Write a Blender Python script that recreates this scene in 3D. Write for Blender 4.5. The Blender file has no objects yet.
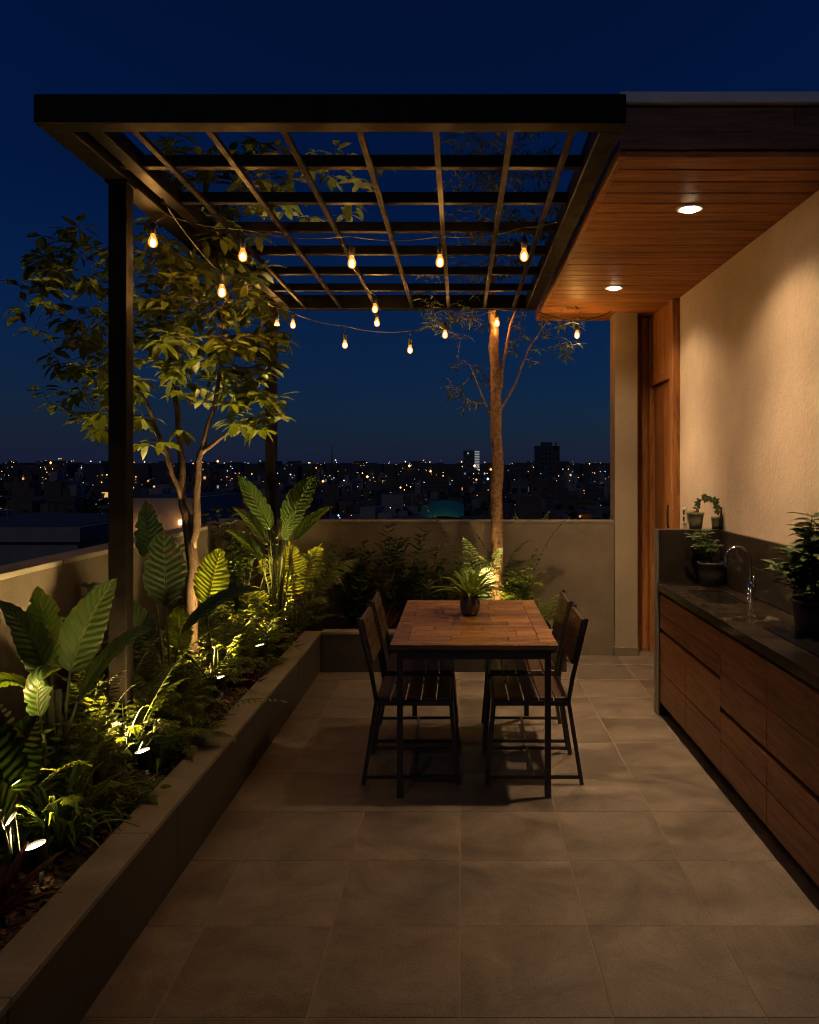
import bpy, math, random
import numpy as np
from mathutils import Vector, Matrix

R = math.radians
PI = math.pi
rng = random.Random(7)
scene = bpy.context.scene
col = scene.collection

# ------------------------------------------------------------------ materials
def new_mat(name):
    m = bpy.data.materials.new(name)
    m.use_nodes = True
    nt = m.node_tree
    nt.nodes.clear()
    out = nt.nodes.new('ShaderNodeOutputMaterial')
    return m, nt, out

def N(nt, t, **kw):
    n = nt.nodes.new(t)
    for k, v in kw.items():
        setattr(n, k, v)
    return n

def ramp(nt, stops, fac=None):
    r = N(nt, 'ShaderNodeValToRGB')
    els = r.color_ramp.elements
    while len(els) < len(stops):
        els.new(0.5)
    for e, (p, c) in zip(els, stops):
        e.position = p
        e.color = c if len(c) == 4 else (*c, 1)
    if fac is not None:
        nt.links.new(fac, r.inputs[0])
    return r

def math_n(nt, op, a, b=None, c=None):
    n = N(nt, 'ShaderNodeMath', operation=op)
    for i, v in enumerate((a, b, c)):
        if v is None:
            continue
        if isinstance(v, (int, float)):
            n.inputs[i].default_value = v
        else:
            nt.links.new(v, n.inputs[i])
    return n.outputs[0]

def mix_col(nt, fac, a, b, mode='MIX'):
    n = N(nt, 'ShaderNodeMix', data_type='RGBA', blend_type=mode)
    for sock, v in ((n.inputs[0], fac), (n.inputs[6], a), (n.inputs[7], b)):
        if isinstance(v, (int, float)):
            sock.default_value = v
        elif isinstance(v, tuple):
            sock.default_value = v if len(v) == 4 else (*v, 1)
        else:
            nt.links.new(v, sock)
    return n.outputs[2]

def coords(nt, scale=(1, 1, 1), kind='Object'):
    tc = N(nt, 'ShaderNodeTexCoord')
    mp = N(nt, 'ShaderNodeMapping')
    mp.inputs['Scale'].default_value = scale
    nt.links.new(tc.outputs[kind], mp.inputs['Vector'])
    return mp.outputs[0]

def noise(nt, vec, scale, detail=5, rough=0.55, dist=0.0):
    n = N(nt, 'ShaderNodeTexNoise')
    n.inputs['Scale'].default_value = scale
    n.inputs['Detail'].default_value = detail
    n.inputs['Roughness'].default_value = rough
    n.inputs['Distortion'].default_value = dist
    nt.links.new(vec, n.inputs['Vector'])
    return n.outputs['Fac']

def bump(nt, height, strength, dist=0.01, normal=None):
    b = N(nt, 'ShaderNodeBump')
    b.inputs['Strength'].default_value = strength
    b.inputs['Distance'].default_value = dist
    nt.links.new(height, b.inputs['Height'])
    if normal is not None:
        nt.links.new(normal, b.inputs['Normal'])
    return b.outputs[0]

def principled(nt, out, color=None, rough=0.5, metal=0.0, normal=None, spec=0.5):
    p = N(nt, 'ShaderNodeBsdfPrincipled')
    if isinstance(color, tuple):
        p.inputs['Base Color'].default_value = (*color[:3], 1)
    elif color is not None:
        nt.links.new(color, p.inputs['Base Color'])
    if isinstance(rough, (int, float)):
        p.inputs['Roughness'].default_value = rough
    else:
        nt.links.new(rough, p.inputs['Roughness'])
    p.inputs['Metallic'].default_value = metal
    p.inputs['Specular IOR Level'].default_value = spec
    if normal is not None:
        nt.links.new(normal, p.inputs['Normal'])
    nt.links.new(p.outputs[0], out.inputs[0])
    return p

def island(nt):
    return N(nt, 'ShaderNodeNewGeometry').outputs['Random Per Island']

def mat_speckle(name, c1, c2, scale=6, rough=0.7, bstr=0.2, bscale=60, metal=0.0, spec=0.4, fine=None):
    m, nt, out = new_mat(name)
    v = coords(nt)
    a = noise(nt, v, scale, 6, 0.62, 0.3)
    b = noise(nt, v, bscale, 4, 0.6)
    f = math_n(nt, 'ADD', math_n(nt, 'MULTIPLY', a, 0.75), math_n(nt, 'MULTIPLY', b, 0.25))
    c = ramp(nt, [(0.33, c1), (0.66, c2)], f).outputs[0]
    rr = ramp(nt, [(0.3, (rough * 0.8,) * 3), (0.7, (min(1, rough * 1.15),) * 3)], a).outputs[0]
    principled(nt, out, c, rr, metal, bump(nt, b, bstr, 0.004), spec)
    return m

def mat_wood(name, c1, c2, axis='X', rough=0.45, island_var=0.5, scale=1.0, spec=0.4, groove=None):
    m, nt, out = new_mat(name)
    s = {'X': (1.2, 14, 14), 'Y': (14, 1.2, 14), 'Z': (14, 14, 1.2)}[axis]
    v = coords(nt, tuple(k * scale for k in s))
    isl = island(nt)
    off = N(nt, 'ShaderNodeVectorMath', operation='ADD')
    cmb = N(nt, 'ShaderNodeCombineXYZ')
    for i in range(3):
        nt.links.new(math_n(nt, 'MULTIPLY', isl, 37.0 + 11 * i), cmb.inputs[i])
    nt.links.new(v, off.inputs[0]); nt.links.new(cmb.outputs[0], off.inputs[1])
    vv = off.outputs[0]
    a = noise(nt, vv, 1.1, 7, 0.62, 1.2)
    b = noise(nt, vv, 6.0, 5, 0.7, 0.4)
    f = math_n(nt, 'ADD', math_n(nt, 'MULTIPLY', a, 0.7), math_n(nt, 'MULTIPLY', b, 0.3))
    c = ramp(nt, [(0.36, c1), (0.5, tuple((x + y) / 2 for x, y in zip(c1, c2))), (0.62, c2)], f).outputs[0]
    gr = ramp(nt, [(0.40, (0.45, 0.42, 0.40)), (0.52, (1, 1, 1))], noise(nt, vv, 3.2, 8, 0.72, 0.6)).outputs[0]
    c = mix_col(nt, 0.75, c, gr, 'MULTIPLY')
    k = math_n(nt, 'ADD', math_n(nt, 'MULTIPLY', isl, island_var), 1 - island_var / 2)
    g = N(nt, 'ShaderNodeCombineColor')
    for i in range(3):
        nt.links.new(k, g.inputs[i])
    c = mix_col(nt, 1.0, c, g.outputs[0], 'MULTIPLY')
    rr = ramp(nt, [(0.3, (rough * 0.75,) * 3), (0.7, (min(1, rough * 1.3),) * 3)], b).outputs[0]
    principled(nt, out, c, rr, 0, bump(nt, f, 0.25, 0.003), spec)
    return m

def mat_plain(name, c, rough=0.5, metal=0.0, spec=0.5, var=0.25, scale=30):
    m, nt, out = new_mat(name)
    v = coords(nt)
    a = noise(nt, v, scale, 4)
    cc = ramp(nt, [(0.3, tuple(x * (1 - var) for x in c)), (0.7, tuple(x * (1 + var) for x in c))], a).outputs[0]
    rr = ramp(nt, [(0.3, (rough * 0.8,) * 3), (0.7, (min(1, rough * 1.25),) * 3)], a).outputs[0]
    principled(nt, out, cc, rr, metal, None, spec)
    return m

def mat_emit(name, c, strength):
    m, nt, out = new_mat(name)
    e = N(nt, 'ShaderNodeEmission')
    e.inputs[0].default_value = (*c, 1)
    e.inputs[1].default_value = strength
    nt.links.new(e.outputs[0], out.inputs[0])
    return m

def mat_leaf(name, c1, c2, trans=0.35, tcol=None, rough=0.42, veins=0, vein_col=None, ribk=1.0):
    """Leaf surface: colour varies from leaf to leaf, light passes through; veins follow the leaf's own UV."""
    m, nt, out = new_mat(name)
    isl = island(nt)
    v = coords(nt, kind='Object')
    n = noise(nt, v, 25, 4)
    f = math_n(nt, 'ADD', math_n(nt, 'MULTIPLY', isl, 0.7), math_n(nt, 'MULTIPLY', n, 0.3))
    c = ramp(nt, [(0.1, c1), (0.9, c2)], f).outputs[0]
    normal = None
    if veins:
        uv = N(nt, 'ShaderNodeUVMap').outputs[0]
        sp = N(nt, 'ShaderNodeSeparateXYZ')
        nt.links.new(uv, sp.inputs[0])
        au = math_n(nt, 'ABSOLUTE', math_n(nt, 'SUBTRACT', sp.outputs[0], 0.5))
        ph = math_n(nt, 'SUBTRACT', math_n(nt, 'MULTIPLY', sp.outputs[1], veins), math_n(nt, 'MULTIPLY', au, veins * 0.32))
        ph = math_n(nt, 'ADD', ph, math_n(nt, 'MULTIPLY', n, 0.5))
        sw = math_n(nt, 'SINE', math_n(nt, 'MULTIPLY', ph, 2 * PI))
        line = ramp(nt, [(0.84, (0, 0, 0)), (1.0, (1, 1, 1))], math_n(nt, 'ADD', math_n(nt, 'MULTIPLY', sw, 0.5), 0.5)).outputs[0]
        rib = ramp(nt, [(0.018, (1, 1, 1)), (0.034, (0, 0, 0))], au).outputs[0]
        vc = vein_col or tuple(min(1, x * 2.2) for x in c2)
        c = mix_col(nt, math_n(nt, 'MULTIPLY', line, 0.45 * ribk), c, vc)
        c = mix_col(nt, math_n(nt, 'MULTIPLY', rib, 0.9), c, tuple(min(1, x * 1.5) for x in vc))
        edge = ramp(nt, [(0.40, (0, 0, 0)), (0.5, (1, 1, 1))], au).outputs[0]
        tip = ramp(nt, [(0.86, (0, 0, 0)), (1.0, (1, 1, 1))], sp.outputs[1]).outputs[0]
        wear = ramp(nt, [(0.55, (0, 0, 0)), (0.72, (1, 1, 1))], math_n(nt, 'ADD', noise(nt, v, 14, 5, 0.65), math_n(nt, 'MULTIPLY', math_n(nt, 'ADD', edge, tip), 0.16))).outputs[0]
        c = mix_col(nt, math_n(nt, 'MULTIPLY', wear, 0.75), c, (0.075, 0.05, 0.018))
        normal = bump(nt, sw, 0.35, 0.004)
    p = N(nt, 'ShaderNodeBsdfPrincipled')
    nt.links.new(c, p.inputs['Base Color'])
    p.inputs['Roughness'].default_value = rough
    p.inputs['Specular IOR Level'].default_value = 0.4
    t = N(nt, 'ShaderNodeBsdfTranslucent')
    tc = mix_col(nt, 1.0, c, tcol or (1.5, 1.35, 0.5), 'MULTIPLY')
    nt.links.new(tc, t.inputs[0])
    if normal is not None:
        nt.links.new(normal, p.inputs['Normal'])
        nt.links.new(normal, t.inputs['Normal'])
    mx = N(nt, 'ShaderNodeMixShader')
    mx.inputs[0].default_value = trans
    nt.links.new(p.outputs[0], mx.inputs[1]); nt.links.new(t.outputs[0], mx.inputs[2])
    nt.links.new(mx.outputs[0], out.inputs[0])
    return m

# ------------------------------------------------------------------ mesh builder
class MB:
    def __init__(self):
        self.v = []; self.f = []; self.mi = []; self.uv = []; self.sm = []

    def add(self, verts, faces, mi=0, uvs=None, smooth=False):
        o = len(self.v)
        self.v.extend([tuple(map(float, p)) for p in verts])
        if uvs is None:
            uvs = [(0.0, 0.0)] * len(verts)
        self.uv.extend(uvs)
        for f in faces:
            self.f.append(tuple(i + o for i in f))
            self.mi.append(mi); self.sm.append(smooth)
        return self

    def box(self, x0, x1, y0, y1, z0, z1, mi=0, bev=0.0):
        if bev <= 0:
            vs = [(x0, y0, z0), (x1, y0, z0), (x1, y1, z0), (x0, y1, z0), (x0, y0, z1), (x1, y0, z1), (x1, y1, z1), (x0, y1, z1)]
            fs = [(0, 3, 2, 1), (4, 5, 6, 7), (0, 1, 5, 4), (1, 2, 6, 5), (2, 3, 7, 6), (3, 0, 4, 7)]
            return self.add(vs, fs, mi)
        b = min(bev, (x1 - x0) * .45, (y1 - y0) * .45, (z1 - z0) * .45)
        lo = (x0, y0, z0); hi = (x1, y1, z1)
        vs = []; idx = {}
        for sx in (0, 1):
            for sy in (0, 1):
                for sz in (0, 1):
                    s = (sx, sy, sz)
                    for ax in range(3):
                        p = [(hi[k] if s[k] else lo[k]) for k in range(3)]
                        for k in range(3):
                            if k != ax:
                                p[k] += -b if s[k] else b
                        idx[(s, ax)] = len(vs); vs.append(p)
        fs = []
        for ax in range(3):
            u, w = [k for k in range(3) if k != ax]
            for sd in (0, 1):
                q = []
                for a, c in ((0, 0), (1, 0), (1, 1), (0, 1)):
                    s = [0, 0, 0]; s[ax] = sd; s[u] = a; s[w] = c
                    q.append(idx[(tuple(s), ax)])
                if (sd == 0) != (ax == 1):
                    q.reverse()
                fs.append(tuple(q))
        for ax in range(3):
            u, w = [k for k in range(3) if k != ax]
            for a in (0, 1):
                for c in (0, 1):
                    s0 = [0, 0, 0]; s0[u] = a; s0[w] = c
                    s1 = list(s0); s1[ax] = 1
                    s0 = tuple(s0); s1 = tuple(s1)
                    q = [idx[(s0, u)], idx[(s1, u)], idx[(s1, w)], idx[(s0, w)]]
                    n = (Vector(vs[q[1]]) - Vector(vs[q[0]])).cross(Vector(vs[q[2]]) - Vector(vs[q[1]]))
                    outv = Vector([0, 0, 0]); outv[u] = 1 if a else -1; outv[w] = 1 if c else -1
                    if n.dot(outv) < 0:
                        q.reverse()
                    fs.append(tuple(q))
        for s in [(a, c, d) for a in (0, 1) for c in (0, 1) for d in (0, 1)]:
            q = [idx[(s, 0)], idx[(s, 1)], idx[(s, 2)]]
            n = (Vector(vs[q[1]]) - Vector(vs[q[0]])).cross(Vector(vs[q[2]]) - Vector(vs[q[1]]))
            if n.dot(Vector([1 if k else -1 for k in s])) < 0:
                q.reverse()
            fs.append(tuple(q))
        return self.add(vs, fs, mi)

    def tube(self, pts, rad, n=8, mi=0, caps=True, smooth=True):
        pts = [Vector(p) for p in pts]
        if isinstance(rad, (int, float)):
            rad = [rad] * len(pts)
        vs = []; fs = []
        d = (pts[1] - pts[0]).normalized()
        side = d.cross(Vector((0, 0, 1)))
        if side.length < 1e-3:
            side = d.cross(Vector((1, 0, 0)))
        side.normalize()
        for i, p in enumerate(pts):
            if i == 0: d = pts[1] - pts[0]
            elif i == len(pts) - 1: d = pts[-1] - pts[-2]
            else: d = pts[i + 1] - pts[i - 1]
            d.normalize()
            side = (side - d * side.dot(d))
            if side.length < 1e-6:
                side = d.orthogonal()
            side.normalize()
            up = side.cross(d)
            for k in range(n):
                a = 2 * PI * k / n
                vs.append(p + (side * math.cos(a) + up * math.sin(a)) * rad[i])
        for i in range(len(pts) - 1):
            for k in range(n):
                a = i * n + k; b = i * n + (k + 1) % n
                fs.append((a, b, b + n, a + n))
        if caps:
            fs.append(tuple(range(n - 1, -1, -1)))
            fs.append(tuple(range((len(pts) - 1) * n, len(pts) * n)))
        return self.add(vs, [tuple(reversed(f)) for f in fs], mi, smooth=smooth)

    def bar(self, a, b, w, h=None, mi=0):
        """square bar between two points"""
        h = h or w
        a = Vector(a); b = Vector(b)
        d = (b - a).normalized()
        s = d.cross(Vector((0, 0, 1)))
        if s.length < 1e-3:
            s = Vector((1, 0, 0))
        s.normalize()
        u = s.cross(d)
        vs = []
        for p in (a, b):
            for sx, su in ((-1, -1), (1, -1), (1, 1), (-1, 1)):
                vs.append(p + s * sx * w / 2 + u * su * h / 2)
        fs = [(0, 1, 2, 3), (7, 6, 5, 4), (0, 4, 5, 1), (1, 5, 6, 2), (2, 6, 7, 3), (3, 7, 4, 0)]
        return self.add(vs, fs, mi)

    def lathe(self, c, prof, n=24, mi=0, smooth=True):
        vs = []; fs = []
        for r, z in prof:
            for k in range(n):
                a = 2 * PI * k / n
                vs.append((c[0] + r * math.cos(a), c[1] + r * math.sin(a), c[2] + z))
        for i in range(len(prof) - 1):
            for k in range(n):
                a = i * n + k; b = i * n + (k + 1) % n
                fs.append((a, b, b + n, a + n))
        return self.add(vs, fs, mi, smooth=smooth)

    def disc(self, c, r, n=24, mi=0, up=True):
        vs = [(c[0] + r * math.cos(2 * PI * k / n), c[1] + r * math.sin(2 * PI * k / n), c[2]) for k in range(n)]
        f = tuple(range(n)) if up else tuple(range(n - 1, -1, -1))
        return self.add(vs, [f], mi)

    def mesh(self, name, mats):
        me = bpy.data.meshes.new(name)
        me.from_pydata(self.v, [], self.f)
        if not isinstance(mats, (list, tuple)):
            mats = [mats]
        for m in mats:
            me.materials.append(m)
        me.polygons.foreach_set('material_index', self.mi)
        me.polygons.foreach_set('use_smooth', self.sm)
        uvl = me.uv_layers.new(name='UVMap')
        li = np.zeros(len(me.loops), dtype=np.int32)
        me.loops.foreach_get('vertex_index', li)
        uva = np.array(self.uv, dtype=np.float32)[li]
        uvl.data.foreach_set('uv', uva.ravel())
        me.update()
        return me

    def build(self, name, mats, parent=None):
        """link as one object; with a parent the geometry is made local to the parent's location"""
        if parent is not None:
            w = world_of(parent)
            self.v = [(x - w[0], y - w[1], z - w[2]) for x, y, z in self.v]
        o = bpy.data.objects.new(name, self.mesh(name, mats))
        col.objects.link(o)
        if parent is not None:
            o.parent = parent
        return o

def world_of(o):
    w = Vector((0, 0, 0))
    while o is not None:
        w += Vector(o.location)
        o = o.parent
    return w

def tag(o, label, cat, group=None, kind=None):
    o['label'] = label; o['category'] = cat
    if group: o['group'] = group
    if kind: o['kind'] = kind
    return o

def thing(name, loc, label, cat, group=None):
    o = bpy.data.objects.new(name, None)
    o.location = loc
    o.empty_display_size = 0.1
    col.objects.link(o)
    return tag(o, label, cat, group)

def struct(o):
    o['kind'] = 'structure'
    return o

def copy_tree(o, parent=None):
    c = o.copy(); col.objects.link(c)
    c.parent = parent
    for ch in o.children:
        copy_tree(ch, c)
    return c

def lamp(name, kind, loc, energy, color, radius=0.02, aim=None, size=None, blend=0.8, parent=None):
    l = bpy.data.lights.new(name, kind)
    l.energy = energy; l.color = color
    l.shadow_soft_size = radius
    o = bpy.data.objects.new(name, l)
    col.objects.link(o)
    o.location = loc
    if kind == 'SPOT':
        l.spot_size = size; l.spot_blend = blend
        d = Vector(aim) - Vector(loc)
        o.rotation_euler = d.to_track_quat('-Z', 'Y').to_euler()
    if parent is not None:
        o.location = Vector(loc) - world_of(parent)
        o.parent = parent
    return o

# ------------------------------------------------------------------ leaf and frond makers
def unit(v):
    v = np.asarray(v, float)
    return v / (np.linalg.norm(v) + 1e-9)

CLEAR = []      # zones carved free of leaves so lamps shine out unblocked and stay visible
def leaflet(mb, o, d, n, L, W, curl=0.15, mi=0, fold=0.12):
    o = np.asarray(o, float); d = unit(d)
    m_ = o + d * L * .5
    for c, rad in CLEAR:
        if abs(m_[1] - c[1]) < rad and np.sum((m_ - c) ** 2) < rad * rad:
            return
    s = unit(np.cross(d, n)); n = np.cross(s, d)
    def p(t, u):
        return o + d * (t * L) + s * (u * W) + n * (abs(u) * fold * W * 2 - curl * L * t * t)
    vs = [p(0, 0), p(.3, -.42), p(.3, 0), p(.3, .42), p(.68, -.4), p(.68, 0), p(.68, .4), p(1, 0)]
    uv = [(.5, 0), (0, .3), (.5, .3), (1, .3), (0, .68), (.5, .68), (1, .68), (.5, 1)]
    fs = [(0, 2, 1), (0, 3, 2), (1, 2, 5, 4), (2, 3, 6, 5), (4, 5, 7), (5, 6, 7)]
    mb.add(vs, fs, mi, uv, True)

def curve3(a, b, lift, n, lat=(0, 0, 0)):
    a = np.asarray(a, float); b = np.asarray(b, float)
    c = (a + b) / 2 + np.array([0, 0, lift]) + np.asarray(lat, float)
    ts = np.linspace(0, 1, n)[:, None]
    return (1 - ts) ** 2 * a + 2 * ts * (1 - ts) * c + ts ** 2 * b

def prof_ovate(t): return (math.sin(PI * min(1, t ** 0.62)) ** 0.75) if t < 1 else 0.0
def prof_oval(t): return math.sin(PI * (0.03 + 0.97 * t ** 0.85)) ** 0.62
def prof_strap(t): return min(1.0, t * 8 + 0.45) * (1 - t ** 3) ** 0.8
def prof_lance(t): return math.sin(PI * t ** 0.8) ** 0.9

def blade(mb, a, b, W, normal=(0, -1, 0.4), lift=0.0, prof=prof_ovate, n=26, m=8, ripple=0.0, nrip=9, fold=0.25, mi=0, lat=(0, 0, 0), tw=0.0, seed=0):
    """one large leaf as a curved, folded, rippled sheet from base a to tip b"""
    pts = curve3(a, b, lift, n + 1, lat)
    L = float(np.linalg.norm(np.diff(pts, axis=0), axis=1).sum())
    rr = random.Random(seed)
    ph = rr.random() * 6
    vs = []; uv = []; fs = []
    tear = {-1: 1.0, 1: 1.0}
    for i in range(n + 1):
        for sd in (-1, 1):
            tear[sd] = rr.uniform(.72, .88) if (ripple and rr.random() < .13) else 1.0 - rr.random() * (.05 if ripple else 0)
        t = i / n
        d = unit(pts[min(n, i + 1)] - pts[max(0, i - 1)])
        nn = unit(np.asarray(normal, float))
        s = unit(np.cross(d, nn)); nn = np.cross(s, d)
        if tw:
            ang = tw * t
            s, nn = s * math.cos(ang) + nn * math.sin(ang), nn * math.cos(ang) - s * math.sin(ang)
        w = W * 0.5 * max(0.004, prof(t))
        jag = 1 + 0.05 * math.sin(t * nrip * 2 * PI + ph) * (1 if ripple else 0)
        for j in range(m + 1):
            u = j / m * 2 - 1
            h = abs(u) * fold * w + ripple * W * abs(u) ** 1.5 * math.sin(t * nrip * 2 * PI - abs(u) * 2.0 + ph + (0.8 if u > 0 else 0)) - 0.12 * w * u * u
            back = -abs(u) * 0.10 * w
            vs.append(pts[i] + s * (u * w * jag * (1 - abs(u) ** 3 * (1 - tear[1 if u > 0 else -1]))) + nn * h - d * back * 0)
            uv.append((j / m, t))
    for i in range(n):
        for j in range(m):
            a0 = i * (m + 1) + j
            fs.append((a0, a0 + 1, a0 + m + 2, a0 + m + 1))
    mb.add(vs, fs, mi, uv, True)
    mb.tube([tuple(p - unit(np.asarray(normal)) * 0.002) for p in pts[::2]], list(np.linspace(0.006, 0.0015, len(pts[::2])) * min(1.2, L / 0.4)), 5, mi, smooth=True)

def frond(mb, sb, a, b, lift, npin, plen, pw, normal=(0, 0, 1), droop=0.25, sweep=0.5, shape=0, start=0.15, rr=None, rad=0.003, lat=(0, 0, 0)):
    """pinnate frond: rachis tube in sb, leaflets in mb"""
    rr = rr or rng
    n = npin + 1
    pts = curve3(a, b, lift, n, lat)
    step = max(1, n // 10)
    tp = [tuple(p) for p in pts[::step]]
    if len(tp) < 2: tp = [tuple(pts[0]), tuple(pts[-1])]
    sb.tube(tp, list(np.linspace(rad, rad * 0.35, len(tp))), 5, 0)
    for i in range(1, n):
        t = i / (n - 1)
        if t < start:
            continue
        d = unit(pts[i] - pts[i - 1])
        nn = unit(normal)
        s = unit(np.cross(d, nn)); nn = np.cross(s, d)
        tt = (t - start) / (1 - start)
        if shape == 0:      # sword fern
            l = plen * min(1, 0.55 + tt * 2.2) * (1 - tt ** 2.2) + plen * 0.08
        else:               # palm
            l = plen * (0.55 + 0.45 * math.sin(PI * min(1, tt * 1.05))) * (1 - 0.45 * tt ** 3)
        for sd in (-1, 1):
            ll = l * (0.88 + 0.24 * rr.random())
            dd = s * sd + d * (sweep + 0.5 * tt) - np.array([0, 0, droop * (0.6 + 0.6 * rr.random())]) + nn * 0.15
            leaflet(mb, pts[i], dd, nn + s * 0.25 * (rr.random() - .5), ll, pw * (0.9 + .2 * rr.random()), 0.12 + .2 * rr.random(), 0, 0.15)
    leaflet(mb, pts[-1], pts[-1] - pts[-2], normal, plen * .5, pw, 0.1)
SUN_EL = 0.0
SKY_TINT = (.58, .88, 1, 1)
SKY_STR = 0.11
MOON = 0.10
DOWN = 62
DOWN2 = 215
BULB = 5.0
UP = 80
UP2 = 200
# ------------------------------------------------------------------ world, camera, moonlight
world = bpy.data.worlds.new('World'); scene.world = world
world.use_nodes = True
wn = world.node_tree; wn.nodes.clear()
wo = wn.nodes.new('ShaderNodeOutputWorld')
bg = wn.nodes.new('ShaderNodeBackground')
sky = wn.nodes.new('ShaderNodeTexSky')
sky.sky_type = 'NISHITA'; sky.sun_disc = False
sky.sun_elevation = R(SUN_EL); sky.sun_rotation = R(90)
sky.ozone_density = 6.0; sky.air_density = 1.0; sky.dust_density = 0.3
hs = wn.nodes.new('ShaderNodeMix'); hs.data_type = 'RGBA'; hs.blend_type = 'MULTIPLY'
hs.inputs[0].default_value = 1.0
wn.links.new(sky.outputs[0], hs.inputs[6]); hs.inputs[7].default_value = SKY_TINT
# glow of the city on the lowest air
tcw = wn.nodes.new('ShaderNodeTexCoord'); spw = wn.nodes.new('ShaderNodeSeparateXYZ')
wn.links.new(tcw.outputs['Generated'], spw.inputs[0])
rw = ramp(wn, [(0.0, (0.030, 0.095, 0.30)), (0.12, (0.018, 0.05, 0.16)), (0.32, (0, 0, 0))], spw.outputs[2])
ad = wn.nodes.new('ShaderNodeMix'); ad.data_type = 'RGBA'; ad.blend_type = 'ADD'; ad.inputs[0].default_value = 1.0
wn.links.new(hs.outputs[2], ad.inputs[6]); wn.links.new(rw.outputs[0], ad.inputs[7])
wn.links.new(ad.outputs[2], bg.inputs[0])
bg.inputs[1].default_value = SKY_STR
wn.links.new(bg.outputs[0], wo.inputs[0])

cam = bpy.data.cameras.new('camera'); camo = bpy.data.objects.new('camera', cam); col.objects.link(camo)
camo.location = (0, 0, 1.65); camo.rotation_euler = (R(90), 0, 0)
cam.sensor_fit = 'VERTICAL'; cam.sensor_height = 36; cam.lens = 28.125
cam.shift_x = -0.0493; cam.shift_y = -0.043
cam.clip_start = 0.05; cam.clip_end = 12000
scene.camera = camo

moon = lamp('moonlight', 'SUN', (-6, -14, 16), MOON, (1.0, 0.93, 0.86))
moon.data.angle = R(6)
moon.rotation_euler = (Vector((2, 8, -6))).to_track_quat('-Z', 'Y').to_euler()

# ------------------------------------------------------------------ materials of the terrace
def mat_tiles():
    m, nt, out = new_mat('stone_tiles')
    v = coords(nt)
    isl = island(nt)
    off = N(nt, 'ShaderNodeVectorMath', operation='ADD')
    cmb = N(nt, 'ShaderNodeCombineXYZ')
    for i in range(2):
        nt.links.new(math_n(nt, 'MULTIPLY', isl, 53.0 + 17 * i), cmb.inputs[i])
    nt.links.new(v, off.inputs[0]); nt.links.new(cmb.outputs[0], off.inputs[1])
    a = noise(nt, off.outputs[0], 3.0, 8, 0.65, 1.0)
    b = noise(nt, off.outputs[0], 120, 6, 0.8)
    st = noise(nt, coords(nt, (0.8, 2.2, 1)), 1.3, 8, 0.68, 1.4)
    f = math_n(nt, 'ADD', math_n(nt, 'ADD', math_n(nt, 'MULTIPLY', a, 0.36), math_n(nt, 'MULTIPLY', b, 0.42)), math_n(nt, 'MULTIPLY', st, 0.22))
    c = ramp(nt, [(0.40, (0.055, 0.043, 0.034)), (0.5, (0.130, 0.105, 0.084)), (0.60, (0.220, 0.180, 0.145))], f).outputs[0]
    k = math_n(nt, 'ADD', math_n(nt, 'MULTIPLY', isl, 0.3), 0.85)
    g = N(nt, 'ShaderNodeCombineColor')
    for i in range(3): nt.links.new(k, g.inputs[i])
    c = mix_col(nt, 1.0, c, g.outputs[0], 'MULTIPLY')
    rr = ramp(nt, [(0.35, (0.30,) * 3), (0.65, (0.56,) * 3)], st).outputs[0]
    principled(nt, out, c, rr, 0, bump(nt, math_n(nt, 'ADD', a, math_n(nt, 'MULTIPLY', b, 1.2)), 0.3, 0.004), 0.4)
    return m

def mat_marble(name, c1, c2, scale, rough, bstr, bscale, spec):
    m, nt, out = new_mat(name)
    v = coords(nt)
    a = noise(nt, v, scale, 7, 0.65, 0.8)
    w = noise(nt, v, 2.2, 6, 0.6, 1.8)
    vein = ramp(nt, [(0.0, (1, 1, 1)), (0.011, (0, 0, 0))], math_n(nt, 'ABSOLUTE', math_n(nt, 'SUBTRACT', w, 0.52))).outputs[0]
    patch = ramp(nt, [(0.5, (0, 0, 0)), (0.62, (1, 1, 1))], noise(nt, v, 3.1, 3)).outputs[0]
    c = ramp(nt, [(0.35, c1), (0.65, c2)], a).outputs[0]
    c = mix_col(nt, math_n(nt, 'MULTIPLY', math_n(nt, 'MULTIPLY', vein, patch), 0.75), c, (0.22, 0.19, 0.15))
    principled(nt, out, c, rough, 0, bump(nt, noise(nt, v, bscale, 4), bstr, 0.002), spec)
    return m

M = {}
M['tile'] = mat_tiles()
M['grout'] = mat_speckle('tile_grout', (0.17, 0.135, 0.10), (0.25, 0.205, 0.155), 8, 0.9)
M['concrete'] = mat_speckle('concrete_render', (0.105, 0.088, 0.062), (0.20, 0.168, 0.12), 2.2, 0.8, 0.35, 70)
M['darkconcrete'] = mat_speckle('darkened_concrete', (0.04, 0.033, 0.025), (0.10, 0.083, 0.062), 2.6, 0.85, 0.4, 70)  # left parapet concrete, shade put into its colour against the strong uplights
M['curb_face'] = mat_speckle('shaded_planter_stone', (0.022, 0.0185, 0.014), (0.068, 0.056, 0.042), 3.5, 0.75, 0.3, 80)  # planter stone with the shade of the kerb face put into its colour
M['curb_stone'] = mat_speckle('lit_planter_stone', (0.12, 0.102, 0.07), (0.27, 0.23, 0.165), 3.5, 0.7, 0.3, 80)  # same stone made paler, lamplight on the kerb top put into its colour
M['coping'] = mat_speckle('coping_stone', (0.13, 0.118, 0.10), (0.22, 0.2, 0.17), 5, 0.7, 0.25, 80)
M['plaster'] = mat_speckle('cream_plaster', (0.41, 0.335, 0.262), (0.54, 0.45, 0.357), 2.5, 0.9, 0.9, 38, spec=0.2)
M['column'] = mat_speckle('column_plaster', (0.27, 0.23, 0.165), (0.345, 0.295, 0.215), 2.5, 0.9, 0.4, 45, spec=0.2)
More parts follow.
